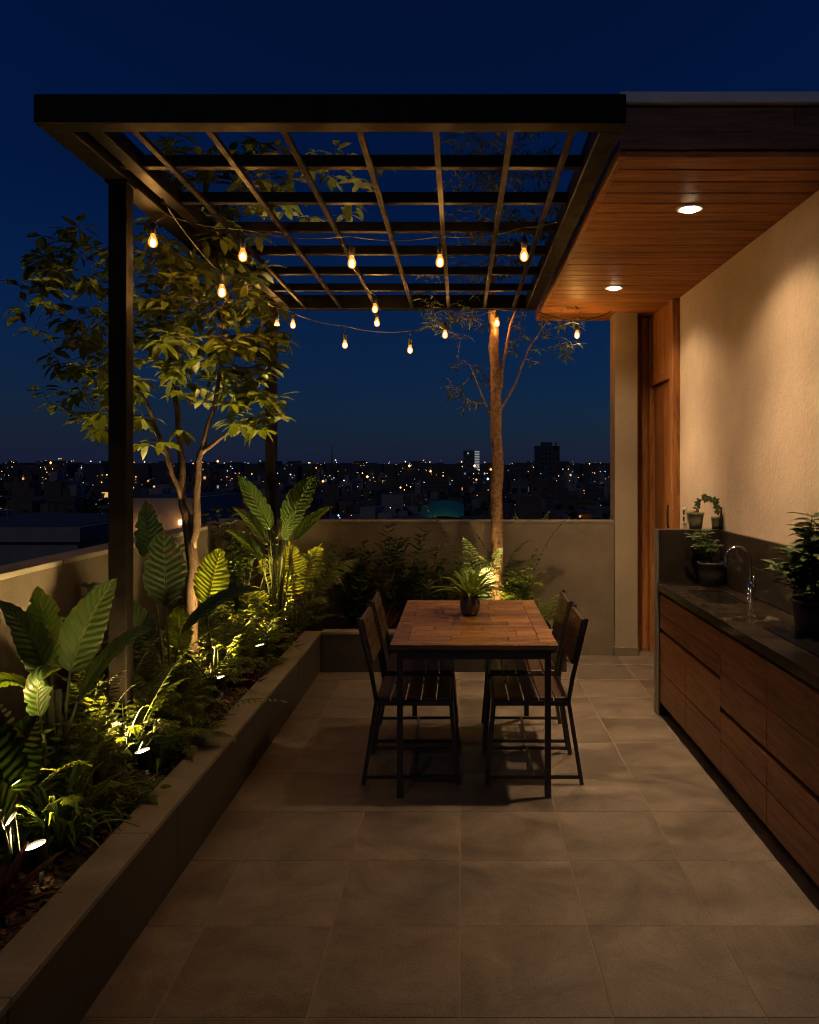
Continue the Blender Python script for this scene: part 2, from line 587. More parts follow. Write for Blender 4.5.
M['soffit'] = mat_wood('cedar_soffit', (0.27, 0.10, 0.03), (0.50, 0.21, 0.07), 'X', 0.5, 0.4, 1.0, 0.2)
M['fascia'] = mat_wood('dark_fascia_wood', (0.14, 0.058, 0.028), (0.26, 0.115, 0.055), 'X', 0.5, 0.3)
M['doorwood'] = mat_wood('door_wood', (0.25, 0.10, 0.03), (0.46, 0.20, 0.062), 'Z', 0.4, 0.35)
M['doorleaf'] = mat_wood('door_leaf_wood', (0.22, 0.09, 0.026), (0.41, 0.178, 0.055), 'Z', 0.4, 0.35)
M['cabinet'] = mat_wood('cabinet_wood', (0.125, 0.048, 0.0155), (0.30, 0.118, 0.038), 'Y', 0.42, 0.3)
M['tablewood'] = mat_wood('table_planks', (0.125, 0.058, 0.018), (0.32, 0.158, 0.05), 'X', 0.30, 0.6, 1.0, 0.5)
M['seatwood'] = mat_wood('chair_slats', (0.04, 0.022, 0.013), (0.09, 0.048, 0.027), 'Y', 0.33, 0.4)
M['steel'] = mat_plain('black_steel', (0.022, 0.019, 0.017), 0.42, 0.0, 0.5)
M['beamsteel'] = mat_plain('dark_bronze_steel', (0.0036, 0.0028, 0.0022), 0.5, 0.0, 0.08, 0.15, 12)
M['metalcap'] = mat_plain('pale_metal_cap', (0.62, 0.62, 0.62), 0.5, 0.0, 0.4, 0.08, 6)
M['stone'] = mat_marble('dark_marble', (0.010, 0.0078, 0.006), (0.032, 0.025, 0.019), 5, 0.12, 0.05, 60, spec=0.5)
M['stonewall'] = mat_marble('dark_marble_splash', (0.014, 0.011, 0.008), (0.034, 0.0265, 0.02), 4, 0.3, 0.08, 60, spec=0.5)
M['blackglass'] = mat_plain('black_glass', (0.008, 0.008, 0.008), 0.06, 0.0, 0.6)
M['chrome'] = mat_plain('brushed_chrome', (0.7, 0.68, 0.65), 0.14, 1.0, 0.5, 0.06)
M['black'] = mat_plain('dark_recess', (0.01, 0.009, 0.008), 0.7)
M['socket'] = mat_plain('socket_bakelite', (0.012, 0.011, 0.01), 0.45)
M['bulb_glow'] = mat_emit('filament_glow', (1.0, 0.50, 0.12), 60)
M['downlight_glow'] = mat_emit('downlight_glow', (1.0, 0.76, 0.46), 38)
M['uplight_glow'] = mat_emit('uplight_glow', (1.0, 0.78, 0.36), 22)
M['whiteplastic'] = mat_plain('outlet_plastic', (0.55, 0.52, 0.46), 0.4, 0, 0.5, 0.05)
M['soil'] = mat_speckle('soil', (0.018, 0.011, 0.007), (0.055, 0.034, 0.021), 18, 0.95, 1.0, 60)
M['mulch'] = mat_wood('bark_chips', (0.05, 0.022, 0.01), (0.15, 0.07, 0.032), 'X', 0.8, 1.0)

def mat_bulb_glass():
    m, nt, out = new_mat('amber_glass')
    tr = N(nt, 'ShaderNodeBsdfTransparent'); tr.inputs[0].default_value = (1.0, 0.84, 0.55, 1)
    gl = N(nt, 'ShaderNodeBsdfGlossy'); gl.inputs['Roughness'].default_value = 0.08
    em = N(nt, 'ShaderNodeEmission'); em.inputs[0].default_value = (1.0, 0.36, 0.05, 1); em.inputs[1].default_value = .7
    a = N(nt, 'ShaderNodeMixShader'); a.inputs[0].default_value = 0.08
    nt.links.new(tr.outputs[0], a.inputs[1]); nt.links.new(gl.outputs[0], a.inputs[2])
    ad = N(nt, 'ShaderNodeAddShader')
    nt.links.new(a.outputs[0], ad.inputs[0]); nt.links.new(em.outputs[0], ad.inputs[1])
    nt.links.new(ad.outputs[0], out.inputs[0])
    return m
M['glass'] = mat_bulb_glass()

# ------------------------------------------------------------------ ground, floor
g = MB(); g.add([(-4000, -600, -17), (4000, -600, -17), (4000, 9000, -17), (-4000, 9000, -17)], [(0, 1, 2, 3)])
M['ground'] = mat_speckle('city_ground', (0.02, 0.02, 0.02), (0.06, 0.055, 0.05), 0.02, 0.9)
struct(g.build('ground', M['ground']))

slab = MB(); slab.box(-2.137, 1.98, -2.6, 7.5, -0.35, -0.0016)
struct(slab.build('floor_slab', M['grout']))
fl = MB()
TX, TY, GAP = 0.46, 0.48, 0.003
for i in range(-3, 5):
    for j in range(-11, 10):
        x0 = i * TX + GAP; x1 = (i + 1) * TX - GAP
        y0 = 2.88 + j * TY + GAP; y1 = 2.88 + (j + 1) * TY - GAP
        x0 = max(x0, -1.25); x1 = min(x1, 1.75); y1 = min(y1, 7.3)
        if x1 - x0 > .03 and y1 - y0 > .03:
            fl.box(x0, x1, y0, y1, -0.02, 0, bev=0.0008)
struct(fl.build('floor', M['tile']))

# ------------------------------------------------------------------ parapets, planter, column, right wall
PW = thing('parapet_wall', (-2.06, 2.5, 0), 'long concrete parapet wall behind the lush planting on the terrace edge, city far below it', 'wall')
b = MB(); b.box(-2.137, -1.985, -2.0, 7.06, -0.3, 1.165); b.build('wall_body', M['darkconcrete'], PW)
b = MB()
y = -2.0
while y < 7.1:
    b.box(-2.14, -1.982, y + .002, min(y + 1.2, 7.215) - .002, 1.165, 1.195, bev=0.004); y += 1.2
b.build('coping', M['coping'], PW)
BW = thing('parapet_wall', (-0.3, 7.1, 0), 'plain olive concrete parapet wall behind the dining table, ending at the cream column', 'wall')
b = MB(); b.box(-1.985, 1.36, 7.06, 7.2, -0.3, 1.163); b.build('wall_body', M['concrete'], BW)
b = MB(); b.box(-1.972, 1.358, 7.056, 7.205, 1.1635, 1.187, bev=0.004); b.build('coping', M['coping'], BW)

PL = thing('planter', (-1.2, 4, 0), 'low stone planter bed running along the terrace edge and turning behind the table', 'planter')
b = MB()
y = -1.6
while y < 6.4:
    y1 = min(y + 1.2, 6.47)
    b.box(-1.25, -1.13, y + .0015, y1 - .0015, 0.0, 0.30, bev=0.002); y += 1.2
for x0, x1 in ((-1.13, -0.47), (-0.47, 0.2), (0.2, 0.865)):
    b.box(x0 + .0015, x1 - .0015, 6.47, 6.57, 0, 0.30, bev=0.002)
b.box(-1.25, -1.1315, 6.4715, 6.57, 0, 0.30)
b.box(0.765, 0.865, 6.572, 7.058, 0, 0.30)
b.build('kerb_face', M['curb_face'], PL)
b = MB(); y = -1.6
while y < 6.4:
    y1 = min(y + 0.9, 6.585)
    b.box(-1.262, -1.122, y + .001, y1 - .001, 0.302, 0.326, bev=0.003); y += 0.9
b.box(-1.121, 0.872, 6.462, 6.582, 0.302, 0.326, bev=0.003)
b.box(0.757, 0.872, 6.584, 7.056, 0.302, 0.326, bev=0.003)
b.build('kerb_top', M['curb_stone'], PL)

# soil: uneven sheet, with bark chips scattered on it
def soil_z(x, y):
    return 0.262 + 0.018 * math.sin(x * 9 + y * 3.1) + 0.014 * math.sin(y * 7.3 - x * 4) + 0.01 * math.sin(x * 23 + y * 17)
b = MB()
def soil_patch(x0, x1, y0, y1, nx, ny):
    vs = []; fs = []
    for j in range(ny + 1):
        for i in range(nx + 1):
            x = x0 + (x1 - x0) * i / nx; y = y0 + (y1 - y0) * j / ny
            vs.append((x, y, soil_z(x, y)))
    for j in range(ny):
        for i in range(nx):
            a = j * (nx + 1) + i
            fs.append((a, a + 1, a + nx + 2, a + nx + 1))
    b.add(vs, fs, 0, smooth=True)
soil_patch(-1.984, -1.251, -1.6, 7.058, 12, 110)
soil_patch(-1.25, 0.764, 6.571, 7.058, 30, 9)
o = b.build('soil', M['soil']); o['kind'] = 'structure'
b = MB()
r2 = random.Random(3)
for k in range(4200):
    if k < 3300:
        x = r2.uniform(-1.97, -1.27) if r2.random() < .5 else r2.uniform(-1.5, -1.265); y = r2.uniform(1.2, 6.9)
    else:
        x = r2.uniform(-1.2, .74); y = r2.uniform(6.6, 7.0)
    z = soil_z(x, y) + 0.006
    a = r2.random() * 6.28; L = r2.uniform(.008, .028); W = r2.uniform(.004, .01)
    d = Vector((math.cos(a), math.sin(a), r2.uniform(-.3, .3))).normalized(); s = d.cross(Vector((r2.uniform(-.5, .5), r2.uniform(-.5, .5), 1))).normalized(); u = s.cross(d)
    c = Vector((x, y, z))
    vs = [c + d * sx * L + s * sy * W + u * sz * .003 for sz in (-1, 1) for sx, sy in ((-1, -.7), (1, -1), (.8, 1), (-1, .8))]
    b.add(vs, [(0, 3, 2, 1), (4, 5, 6, 7), (0, 1, 5, 4), (1, 2, 6, 5), (2, 3, 7, 6), (3, 0, 4, 7)])
o = b.build('bark_mulch', M['mulch'])
tag(o, 'brown bark chips scattered over the soil of the planter', 'mulch', kind='stuff')

CL = thing('column', (1.46, 7.15, 0), 'plain cream plaster column between the parapet and the wooden door', 'column')
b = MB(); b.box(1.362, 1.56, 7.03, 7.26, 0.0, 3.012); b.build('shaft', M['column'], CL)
b = MB(); b.box(1.352, 1.57, 7.02, 7.258, 0.0, 0.075, bev=0.003); b.build('skirting', M['concrete'], CL)

RW = thing('house_wall', (1.9, 3, 0), 'textured cream plaster house wall above the outdoor kitchen', 'wall')
b = MB(); b.box(1.76, 2.0, -2.0, 6.4, -0.05, 3.02); b.build('plaster', M['plaster'], RW)

# wooden door wall beside the column
DW = thing('wood_panel_wall', (1.8, 6.9, 0), 'reddish timber panelling around and above the door at the wall end', 'wall')
b = MB()
b.box(1.70, 2.0, 6.402, 6.50, 0, 3.012, bev=.004)
b.box(1.70, 2.0, 7.17, 7.258, 0, 3.012, bev=.004)
b.box(1.705, 2.0, 6.502, 7.168, 2.38, 2.44, bev=.003)
n = 5
for k in range(n):
    w = (7.168 - 6.502) / n
    b.box(1.712, 2.0, 6.502 + k * w + .001, 6.502 + (k + 1) * w - .001, 2.442, 3.012, bev=.003)
for k in range(2):
    b.box(1.562 + k * .09, 1.651 + k * .09, 7.262, 7.32, 0, 3.012, bev=.003)
b.build('panel', M['doorwood'], DW)
DR = thing('door', (1.78, 6.84, 0), 'narrow wooden door with a dark pull handle beside the cream column', 'door')
b = MB(); n = 4
for k in range(n):
    w = (7.165 - 6.505) / n
    b.box(1.745, 1.79, 6.505 + k * w + .0008, 6.505 + (k + 1) * w - .0008, 0.012, 2.375, bev=.003)
b.build('door_leaf', M['doorleaf'], DR)
b = MB()
b.tube([(1.745, 6.60, 1.16), (1.715, 6.60, 1.16), (1.712, 6.60, 1.20), (1.712, 6.60, 1.30), (1.715, 6.60, 1.34), (1.745, 6.60, 1.34)], .008, 8)
b.box(1.738, 1.745, 6.585, 6.615, 1.12, 1.38)
b.build('handle', M['steel'], DR)

OU = thing('wall_outlet', (1.758, 6.25, 1.28), 'small white outlet plate on the plaster wall beside the door', 'outlet')
b = MB(); b.box(1.748, 1.7595, 6.20, 6.29, 1.215, 1.345, bev=.003); b.build('plate', M['whiteplastic'], OU)
b = MB(); b.box(1.744, 1.7475, 6.222, 6.268, 1.285, 1.325, bev=.001); b.box(1.744, 1.7475, 6.222, 6.268, 1.235, 1.27, bev=.001); b.build('socket', M['black'], OU)

# ------------------------------------------------------------------ roof over the kitchen: soffit, fascia, cap
RF = thing('roof_overhang', (1.3, 5, 3.1), 'flat roof overhang with a glowing timber soffit and dark fascia above the kitchen', 'roof')
b = MB()
y = 3.50
while y < 7.30:
    y1 = min(y + 0.155, 7.33)
    x = 0.722; cut = 0.9 + rng.random() * .7
    b.box(0.722, 2.05, y + .0065, y1 - .0065, 3.012 + rng.random() * .0015, 3.0295, bev=.003)
    y += 0.155
b.build('soffit', M['soffit'], RF)
b = MB()
b.box(0.694, 0.72, 3.476, 7.35, 3.002, 3.03, bev=.002); b.box(0.721, 2.3, 3.476, 3.499, 3.002, 3.03, bev=.002); b.box(0.721, 2.05, 7.331, 7.35, 3.002, 3.03, bev=.002)
b.build('soffit_trim', M['soffit'], RF)
b = MB()
b.box(0.690, 1.815, 3.462, 3.50, 3.032, 3.126, bev=.002); b.box(1.818, 2.6, 3.462, 3.50, 3.032, 3.126, bev=.002)
b.box(0.712, 1.45, 3.472, 3.50, 3.128, 3.224, bev=.002); b.box(1.452, 2.6, 3.472, 3.50, 3.128, 3.224, bev=.002)
b.box(0.690, 0.73, 3.502, 7.36, 3.032, 3.126, bev=.002); b.box(0.712, 0.73, 3.502, 7.36, 3.128, 3.224, bev=.002)
b.box(0.732, 2.6, 7.335, 7.36, 3.032, 3.224, bev=.002)
b.build('fascia', M['fascia'], RF)
b = MB(); b.box(0.69, 2.62, 3.45, 7.38, 3.226, 3.275, bev=.004); b.build('cap_flashing', M['metalcap'], RF)
b = MB(); b.box(0.735, 2.6, 3.505, 7.33, 3.032, 3.2); b.build('roof_deck', M['black'], RF)

def recessed(x, y, label):
    t = thing('recessed_light', (x, y, 3.012), label, 'ceiling light', 'round recessed lights in the timber soffit')
    b = MB()
    prof = [(0.052, -.0005), (0.054, -.006), (0.07, -.006), (0.072, -.001), (0.072, 0.002)]
    b.lathe((x, y, 3.012), prof, 32); b.build('trim_ring', M['metalcap'], t)
    b = MB(); b.lathe((x, y, 3.012), [(.0005, -.0195), (.016, -.0185), (.030, -.0155), (.041, -.0105), (.0445, -.0055), (.0445, 0)], 32); b.build('lens', M['downlight_glow'], t)
    lamp('downlight_lamp', 'SPOT', (x, y, 2.984), DOWN, (1.0, 0.65, 0.345), 0.05, (x, y, 0), R(138), 0.6, t)
    lamp('downlight_beam', 'SPOT', (x, y, 2.984), DOWN2, (1.0, 0.65, 0.345), 0.05, (x, y, 0), R(84), 1.0, t)
recessed(1.207, 4.2, 'lit round recessed light in the timber soffit nearest its dark front fascia')
recessed(1.163, 6.04, 'lit round recessed light in the timber soffit close to the wooden door wall')

# ------------------------------------------------------------------ pergola
PG = thing('pergola', (-0.5, 5, 0), 'black steel pergola with an open grid roof over the dining table', 'pergola')
ZB, ZT = 2.987, 3.10
def pbar(name, *a, m='beamsteel', bev=.003):
    b = MB(); b.box(*a, bev=bev); return b.build(name, M[m], PG)
pbar('beam', -1.653, 0.645, 3.10, 3.187, ZB, ZT)
pbar('beam', -1.653, 0.645, 6.70, 6.787, ZB, ZT)
pbar('beam', -1.653, -1.545, 3.189, 6.698, ZB, ZT)
pbar('beam', 0.555, 0.643, 3.189, 6.698, ZB, ZT)
pbar('side_rail', -1.50, -1.435, 3.189, 6.698, ZB + .012, ZT - .02)
for yy in (3.645, 4.135, 4.635, 5.125, 5.655, 6.175):
    pbar('cross_beam', -1.543, 0.553, yy - .022, yy + .022, ZB + .028, ZB + .083)
for xx in (-1.298, -1.004, -.705, -.402, -.096, .205, .45):
    pbar('grid_bar', xx - .013, xx + .013, 3.189, 6.698, ZB + .004, ZB + .026, bev=.002)
for px, py in ((-1.59, 3.752), (-1.59, 6.742)):
    o = pbar('post', px - .042, px + .042, py - .042, py + .042, 0.22, ZB - .002)
    b = MB(); b.box(px - .08, px + .08, py - .08, py + .08, .2, .232)
    b.build('base_plate', M['beamsteel'], o)
    b = MB(); b.box(px - .052, px + .052, py - .052, py + .052, ZB - .016, ZB - .001); [b.lathe((px + sx * .047, py - .0535, ZB - .008), [(.006, 0), (.006, .003), (.0005, .004)], 8) for sx in (-1, 1)]
    b.build('top_plate', M['beamsteel'], o)

# ------------------------------------------------------------------ string lights
def string_lights(cable, bulbs, label):
    c0 = cable[0]
    t = thing('string_lights', c0, label, 'string lights', 'warm bulb string lights hung under the pergola')
    b = MB()
    # sagging cable through its support points
    pts = []
    for i in range(len(cable) - 1):
        a = Vector(cable[i]); c = Vector(cable[i + 1]); L = (c - a).length
        for k in range(8):
            s = k / 8
            p = a.lerp(c, s); p.z -= 0.05 * L * 4 * s * (1 - s)
            pts.append(p)
    pts.append(Vector(cable[-1]))
    b.tube(pts, 0.0035, 6); b.build('cable', M['socket'], t)
    for (x, y, z) in bulbs:
        # nearest cable point above hangs the socket
        near = min(pts, key=lambda p: (p.x - x) ** 2 + (p.y - y) ** 2)
        g = MB()
        prof = [(.0005, -.030), (.009, -.0288), (.0175, -.0235), (.0225, -.0135), (.0238, -.002), (.0218, .011), (.0165, .023), (.012, .034), (.0108, .046)]
        g.lathe((x, y, z), prof, 16)
        bo = g.build('bulb', M['glass'], t)
        s = MB()
        s.lathe((x, y, z), [(.0125, .040), (.016, .043), (.0165, .085), (.011, .098), (.004, .104), (.0005, .105)], 12)
        top = Vector((x, y, z + .10))
        s.tube([top, ((top + near) / 2) + Vector((.002, 0, 0)), near], .003, 6)
        s.build('socket', M['socket'], bo)
        f = MB()
        f.lathe((x, y, z), [(.0005, -.017), (.005, -.014), (.0075, -.006), (.0075, .005), (.004, .014), (.0005, .018)], 10)
        f.build('filament', M['bulb_glow'], bo)
        l = lamp('bulb_lamp', 'POINT', (x, y, z - .005), BULB, (1.0, 0.55, 0.20), 0.022, parent=t)
string_lights([(-1.54, 4.20, 2.98), (-1.17, 4.32, 2.94), (-.62, 4.5, 2.955), (-.11, 4.5, 2.955), (.35, 4.37, 2.965), (.555, 4.35, 3.0)],
              [(-1.612, 4.200, 2.837), (-1.175, 4.330, 2.797), (-0.608, 4.500, 2.803), (-0.113, 4.500, 2.809), (0.350, 4.370, 2.808)],
              'string lights crossing the pergola over the front of the table')
string_lights([(-1.47, 3.95, 2.98), (-1.34, 4.45, 2.745), (-1.545, 5.25, 2.98), (-1.53, 6.0, 2.985), (-1.5, 6.66, 2.98)],
              [(-1.324, 4.450, 2.629), (-1.510, 6.600, 2.830)],
              'short string lights running along the leafy tree side of the pergola')
string_lights([(-1.5, 6.69, 3.0), (-1.42, 6.72, 2.96), (-0.969, 6.740, 2.846), (-0.421, 6.740, 2.804), (-0.126, 6.740, 2.888), (0.312, 6.740, 2.990), (.62, 6.74, 2.985), (0.995, 6.800, 2.899), (1.3, 6.9, 3.0)],
              [(-1.403, 6.720, 2.851), (-0.969, 6.740, 2.686), (-0.421, 6.740, 2.644), (-0.126, 6.740, 2.771), (0.311, 6.720, 2.868), (0.995, 6.800, 2.780)],
              'string lights draped along the far end of the pergola to the soffit')
string_lights([(-.705, 4.9, 2.985), (-.69, 5.5, 2.98), (-.65, 6.1, 2.975), (-.66, 6.66, 2.97)],
              [(-0.643, 6.050, 2.852), (-0.680, 6.550, 2.837)],
              'short string lights under the middle grid bar of the pergola')

# ------------------------------------------------------------------ outdoor kitchen
KX, KY = 1.33, 5.33
KT = thing('kitchen_counter', (1.55, 3.5, 0), 'built-in outdoor kitchen counter with walnut drawers and a dark stone top', 'kitchen counter')
b = MB(); b.box(1.352, 1.758, 0.4, KY - .004, 0.088, 0.80); b.build('carcass', M['black'], KT)
b = MB(); b.box(1.40, 1.758, 0.4, KY - .004, 0.0, 0.084); b.build('plinth', M['black'], KT)
b = MB(); b.box(1.325, 1.758, KY, KY + .10, 0.0, 1.238, bev=.003); b.build('end_panel', M['stonewall'], KT)
b = MB(); b.box(1.317, 1.3245, KY + .004, KY + .096, 0.0, 1.2385, bev=.001); b.build('edge_trim', mat_plain('grey_edge_trim', (.17, .165, .145), .4), KT)
b = MB()
y = 0.4
for y1 in (1.6, 2.85, 4.1, KY - .002):
    b.box(1.732, 1.758, y + .001, y1 - .001, 0.887, 1.061, bev=.001); b.box(1.732, 1.758, y + .001, y1 - .001, 1.063, 1.236, bev=.001); y = y1
b.build('splashback', M['stonewall'], KT)
b = MB()
SX0, SX1, SY0, SY1 = 1.415, 1.635, 4.50, 5.04
for a in ((1.315, 1.730, 0.4, SY0), (1.315, 1.730, SY1, KY - .002)):
    b.box(*a, .835, .885, bev=.002)
b.box(1.315, SX0, SY0 + .0005, SY1 - .0005, .835, .885, bev=.002); b.box(SX1, 1.730, SY0 + .0005, SY1 - .0005, .835, .885, bev=.002)
b.build('worktop', M['stone'], KT)
b = MB()
x0, x1, y0, y1 = SX0 + .004, SX1 - .004, SY0 + .004, SY1 - .004
t = .003
b.box(x0, x1, y0, y1, .70, .704); b.box(x0, x0 + t, y0, y1, .7042, .872); b.box(x1 - t, x1, y0, y1, .7042, .872); b.box(x0 + t + .0002, x1 - t - .0002, y0, y0 + t, .7042, .872); b.box(x0 + t + .0002, x1 - t - .0002, y1 - t, y1, .7042, .872)
b.build('sink', mat_plain('sink_steel', (.06, .056, .05), .3, .6), KT)
b = MB(); b.box(1.45, 1.69, 3.05, 3.83, .886, .892, bev=.002); b.build('cooktop', M['blackglass'], KT)
ys = [KY - .008, 4.72, 4.09, 3.47, 2.86, 2.24, 1.62, 1.0, .42]
for i in range(8):
    ya, yb = ys[i + 1] + .002, ys[i] - .002
    cuts = [(0.095, 0.30), (0.305, 0.56), (0.585, 0.685), (0.689, 0.81)] if i < 2 else [(0.095, 0.255), (0.259, 0.405), (0.43, 0.61), (0.614, 0.81)]
    for grp in (cuts[:2], cuts[2:]):
        b = MB()
        for z0, z1 in grp:
            b.box(1.33, 1.351, ya, yb, z0, z1, bev=.0018)
        b.build('drawer_front', M['cabinet'], KT)

FA = thing('faucet', (1.69, 4.66, .885), 'slim chrome gooseneck faucet standing behind the dark sink', 'faucet')
b = MB()
pts = [(1.69, 4.66, .885), (1.69, 4.66, 1.12)]
for k in range(1, 12):
    a = PI * k / 11
    pts.append((1.69 - .068 + .068 * math.cos(a), 4.66 + .02 * k / 11, 1.12 + .068 * math.sin(a)))
pts.append((1.553, 4.68, 1.095))
b.tube(pts, .0095, 12); b.build('spout', M['chrome'], FA)
b = MB(); b.lathe((1.69, 4.66, .885), [(.026, 0), (.026, .006), (.016, .012), (.015, .10), (.013, .105)], 20)
b.build('base', M['chrome'], FA)
b = MB(); b.tube([(1.69, 4.65, .975), (1.69, 4.60, .98)], .012, 10); b.tube([(1.69, 4.60, .965), (1.69, 4.60, 1.03)], .006, 8); b.build('lever', M['chrome'], FA)
b = MB(); b.lathe((1.553, 4.68, 1.07), [(.0125, .03), (.0145, .02), (.0145, 0)], 14); b.build('nozzle', M['chrome'], FA)

# ------------------------------------------------------------------ table
TB = thing('dining_table', (.07, 4.65, 0), 'rectangular dining table of reddish wooden blocks on thin black steel legs', 'table')
tx0, tx1, ty0, ty1 = -.35, .49, 3.98, 5.33
b = MB()
g = .0015
fr = .085
b.box(tx0, tx1, ty0, ty0 + fr, .743, .770, bev=.003); b.box(tx0, tx1, ty1 - fr, ty1, .743, .770, bev=.003)
for sx in (0, 1):
    xa = tx0 if sx == 0 else tx1 - fr
    yy = ty0 + fr
    while yy < ty1 - fr - .02:
        ye = min(yy + .40, ty1 - fr)
        b.box(xa, xa + fr, yy + g, ye - g, .743, .770, bev=.003); yy = ye
rows = 9
rh = (ty1 - ty0 - 2 * fr) / rows
tr = random.Random(5)
for k in range(rows):
    y0 = ty0 + fr + k * rh
    x = tx0 + fr
    first = True
    while x < tx1 - fr - .01:
        L = (.12 + .16 * tr.random()) if first else .22 + .1 * tr.random()
        first = False
        xe = x + L
        if tx1 - fr - xe < .08: xe = tx1 - fr
        b.box(x + g, xe - g, y0 + g, y0 + rh - g, .744,   .7697, bev=.001); x = xe
b.build('tabletop', M['tablewood'], TB)
b = MB(); b.box(tx0 + .01, tx1 - .01, ty0 + .01, ty1 - .01, .728, .7425); b.build('underboard', M['black'], TB)
b = MB()
for y0 in (ty0 + .012, ty1 - .042):
    b.box(tx0 + .035, tx1 - .035, y0, y0 + .03, .695, .7275)
for x0 in (tx0 + .035, tx1 - .065):
    b.box(x0, x0 + .03, ty0 + .0425, ty1 - .0425, .695, .7275)
b.build('apron', M['steel'], TB)
for x0 in (tx0 + .035, tx1 - .065):
    for y0 in (ty0 + .012, ty1 - .042):
        b = MB(); b.box(x0, x0 + .03, y0, y0 + .03, 0.002, .6945, bev=.002); b.build('leg', M['steel'], TB)

# ------------------------------------------------------------------ chairs
def make_chair(label):
    """chair facing +X with its seat centre above the origin"""
    t = thing('dining_chair', (0, 0, 0), label, 'chair', 'slatted chairs around the dining table')
    b = MB()
    for k in range(5):
        x0 = -.20 + k * .079
        b.box(x0, x0 + .072, -.215, .215, .437, .455, bev=.003)
    b.build('seat', M['seatwood'], t)
    b = MB()
    b.box(-.205, .20, -.22, -.20, .412, .436); b.box(-.205, .20, .20, .22, .412, .436)
    b.box(-.205, -.185, -.1995, .1995, .412, .436); b.box(.18, .20, -.1995, .1995, .412, .436)
    b.build('seat_frame', M['steel'], t)
    for s in (-1, 1):
        b = MB(); b.bar((-.20, s * .212, .436), (-.268, s * .218, .004), .021); b.build('leg', M['steel'], t)
        b = MB(); b.bar((.19, s * .212, .436), (.225, s * .218, .004), .021); b.build('leg', M['steel'], t)
        b = MB(); b.tube([(-.20, s * .212, .436), (-.222, s * .212, .56), (-.295, s * .212, .865)], .0125, 6, smooth=False); b.build('back_post', M['steel'], t)
    b = MB()
    for k in range(3):
        z0 = .625 + k * .079
        xa = -.222 - (z0 - .56) * .2393 + .012; xb = xa - .072 * .2393
        vs = []
        for zz, xx in ((z0, xa), (z0 + .073, xb)):
            for dx in (-.009, .009):
                for yy in (-.197, .197):
                    vs.append((xx + dx, yy, zz))
        b.add(vs, [(0, 1, 3, 2), (4, 6, 7, 5), (0, 4, 5, 1), (2, 3, 7, 6), (0, 2, 6, 4), (1, 5, 7, 3)])
    b.build('backrest', M['seatwood'], t)
    b = MB()
    for s in (-1, 1):
        b.bar((-.262, s * .2165, .04), (.221, s * .2165, .04), .016)
    b.bar((-.02, -.208, .04), (-.02, .208, .04), .014)
    b.build('stretcher', M['steel'], t)
    return t
c0 = make_chair('slatted wooden chair with black legs, nearest on the planter side of the table')
CH = [(-.236, 4.385, 0.0, None), (-.24, 4.94, 0.02, 'slatted wooden chair on the planter side of the table, at its far end'),
      (.366, 4.385, PI, 'slatted wooden chair with black legs, nearest on the kitchen side of the table'),
      (.37, 4.94, PI - .02, 'slatted wooden chair on the kitchen side of the table, at its far end')]
for i, (x, y, a, lab) in enumerate(CH):
    o = c0 if i == 0 else copy_tree(c0)
    o.location = (x, y, 0); o.rotation_euler = (0, 0, a)
    if lab: o['label'] = lab
# ------------------------------------------------------------------ plants
L_ = {}
L_['big'] = mat_leaf('broad_leaf', (0.022, 0.052, 0.010), (0.042, 0.085, 0.015), 0.30, (1.9, 1.6, 0.3), 0.40, veins=13, vein_col=(0.07, 0.105, 0.026), ribk=.6)
L_['rib'] = mat_leaf('ribbed_leaf', (0.055, 0.105, 0.026), (0.085, 0.14, 0.035), 0.50, (2.4, 2.1, 0.5), 0.4, veins=15, vein_col=(0.20, 0.24, 0.08))
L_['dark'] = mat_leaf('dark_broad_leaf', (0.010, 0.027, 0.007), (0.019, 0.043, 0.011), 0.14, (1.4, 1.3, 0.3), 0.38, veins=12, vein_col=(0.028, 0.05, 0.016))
L_['fern'] = mat_leaf('fern_leaf', (0.078, 0.112, 0.022), (0.155, 0.195, 0.04), 0.42, (1.5, 1.35, 0.4), 0.45)
L_['bright'] = mat_leaf('lit_fern_leaf', (0.145, 0.215, 0.036), (0.235, 0.315, 0.06), 0.4, (1.3, 1.3, 0.4), 0.4)  # fern green lightened so plants near lamps look lit by their colour
L_['pale'] = mat_leaf('pale_strap_leaf', (0.10, 0.15, 0.04), (0.20, 0.24, 0.09), 0.38, (1.3, 1.2, 0.5), 0.42)
L_['tree'] = mat_leaf('tree_leaf', (0.066, 0.10, 0.019), (0.13, 0.165, 0.033), 0.36, (1.6, 1.4, 0.35), 0.40)
L_['slim'] = mat_leaf('slim_leaf', (0.035, 0.06, 0.022), (0.075, 0.105, 0.035), 0.28, (1.4, 1.3, 0.5), 0.45)
L_['shrub'] = mat_leaf('shrub_leaf', (0.028, 0.056, 0.018), (0.07, 0.11, 0.03), 0.26, (1.4, 1.3, 0.4), 0.42)
L_['red'] = mat_leaf('red_leaf', (0.075, 0.014, 0.012), (0.14, 0.045, 0.022), 0.25, (1.5, 0.9, 0.6), 0.38)
L_['stem'] = mat_speckle('green_stem', (0.06, 0.085, 0.025), (0.13, 0.14, 0.045), 20, 0.5)
L_['bark'] = mat_speckle('tree_bark', (0.035, 0.022, 0.013), (0.13, 0.08, 0.045), 14, 0.85, 1.0, 110)
L_['barkpale'] = mat_speckle('pale_scaly_bark', (0.03, 0.016, 0.008), (0.30, 0.175, 0.09), 34, 0.6, 1.0, 48)

FERNS = 'sword ferns lit by the garden uplights'
REDS = 'red leaved rosettes along the planter kerb'
SHRUBS = 'dark bushy shrubs in the back planter'

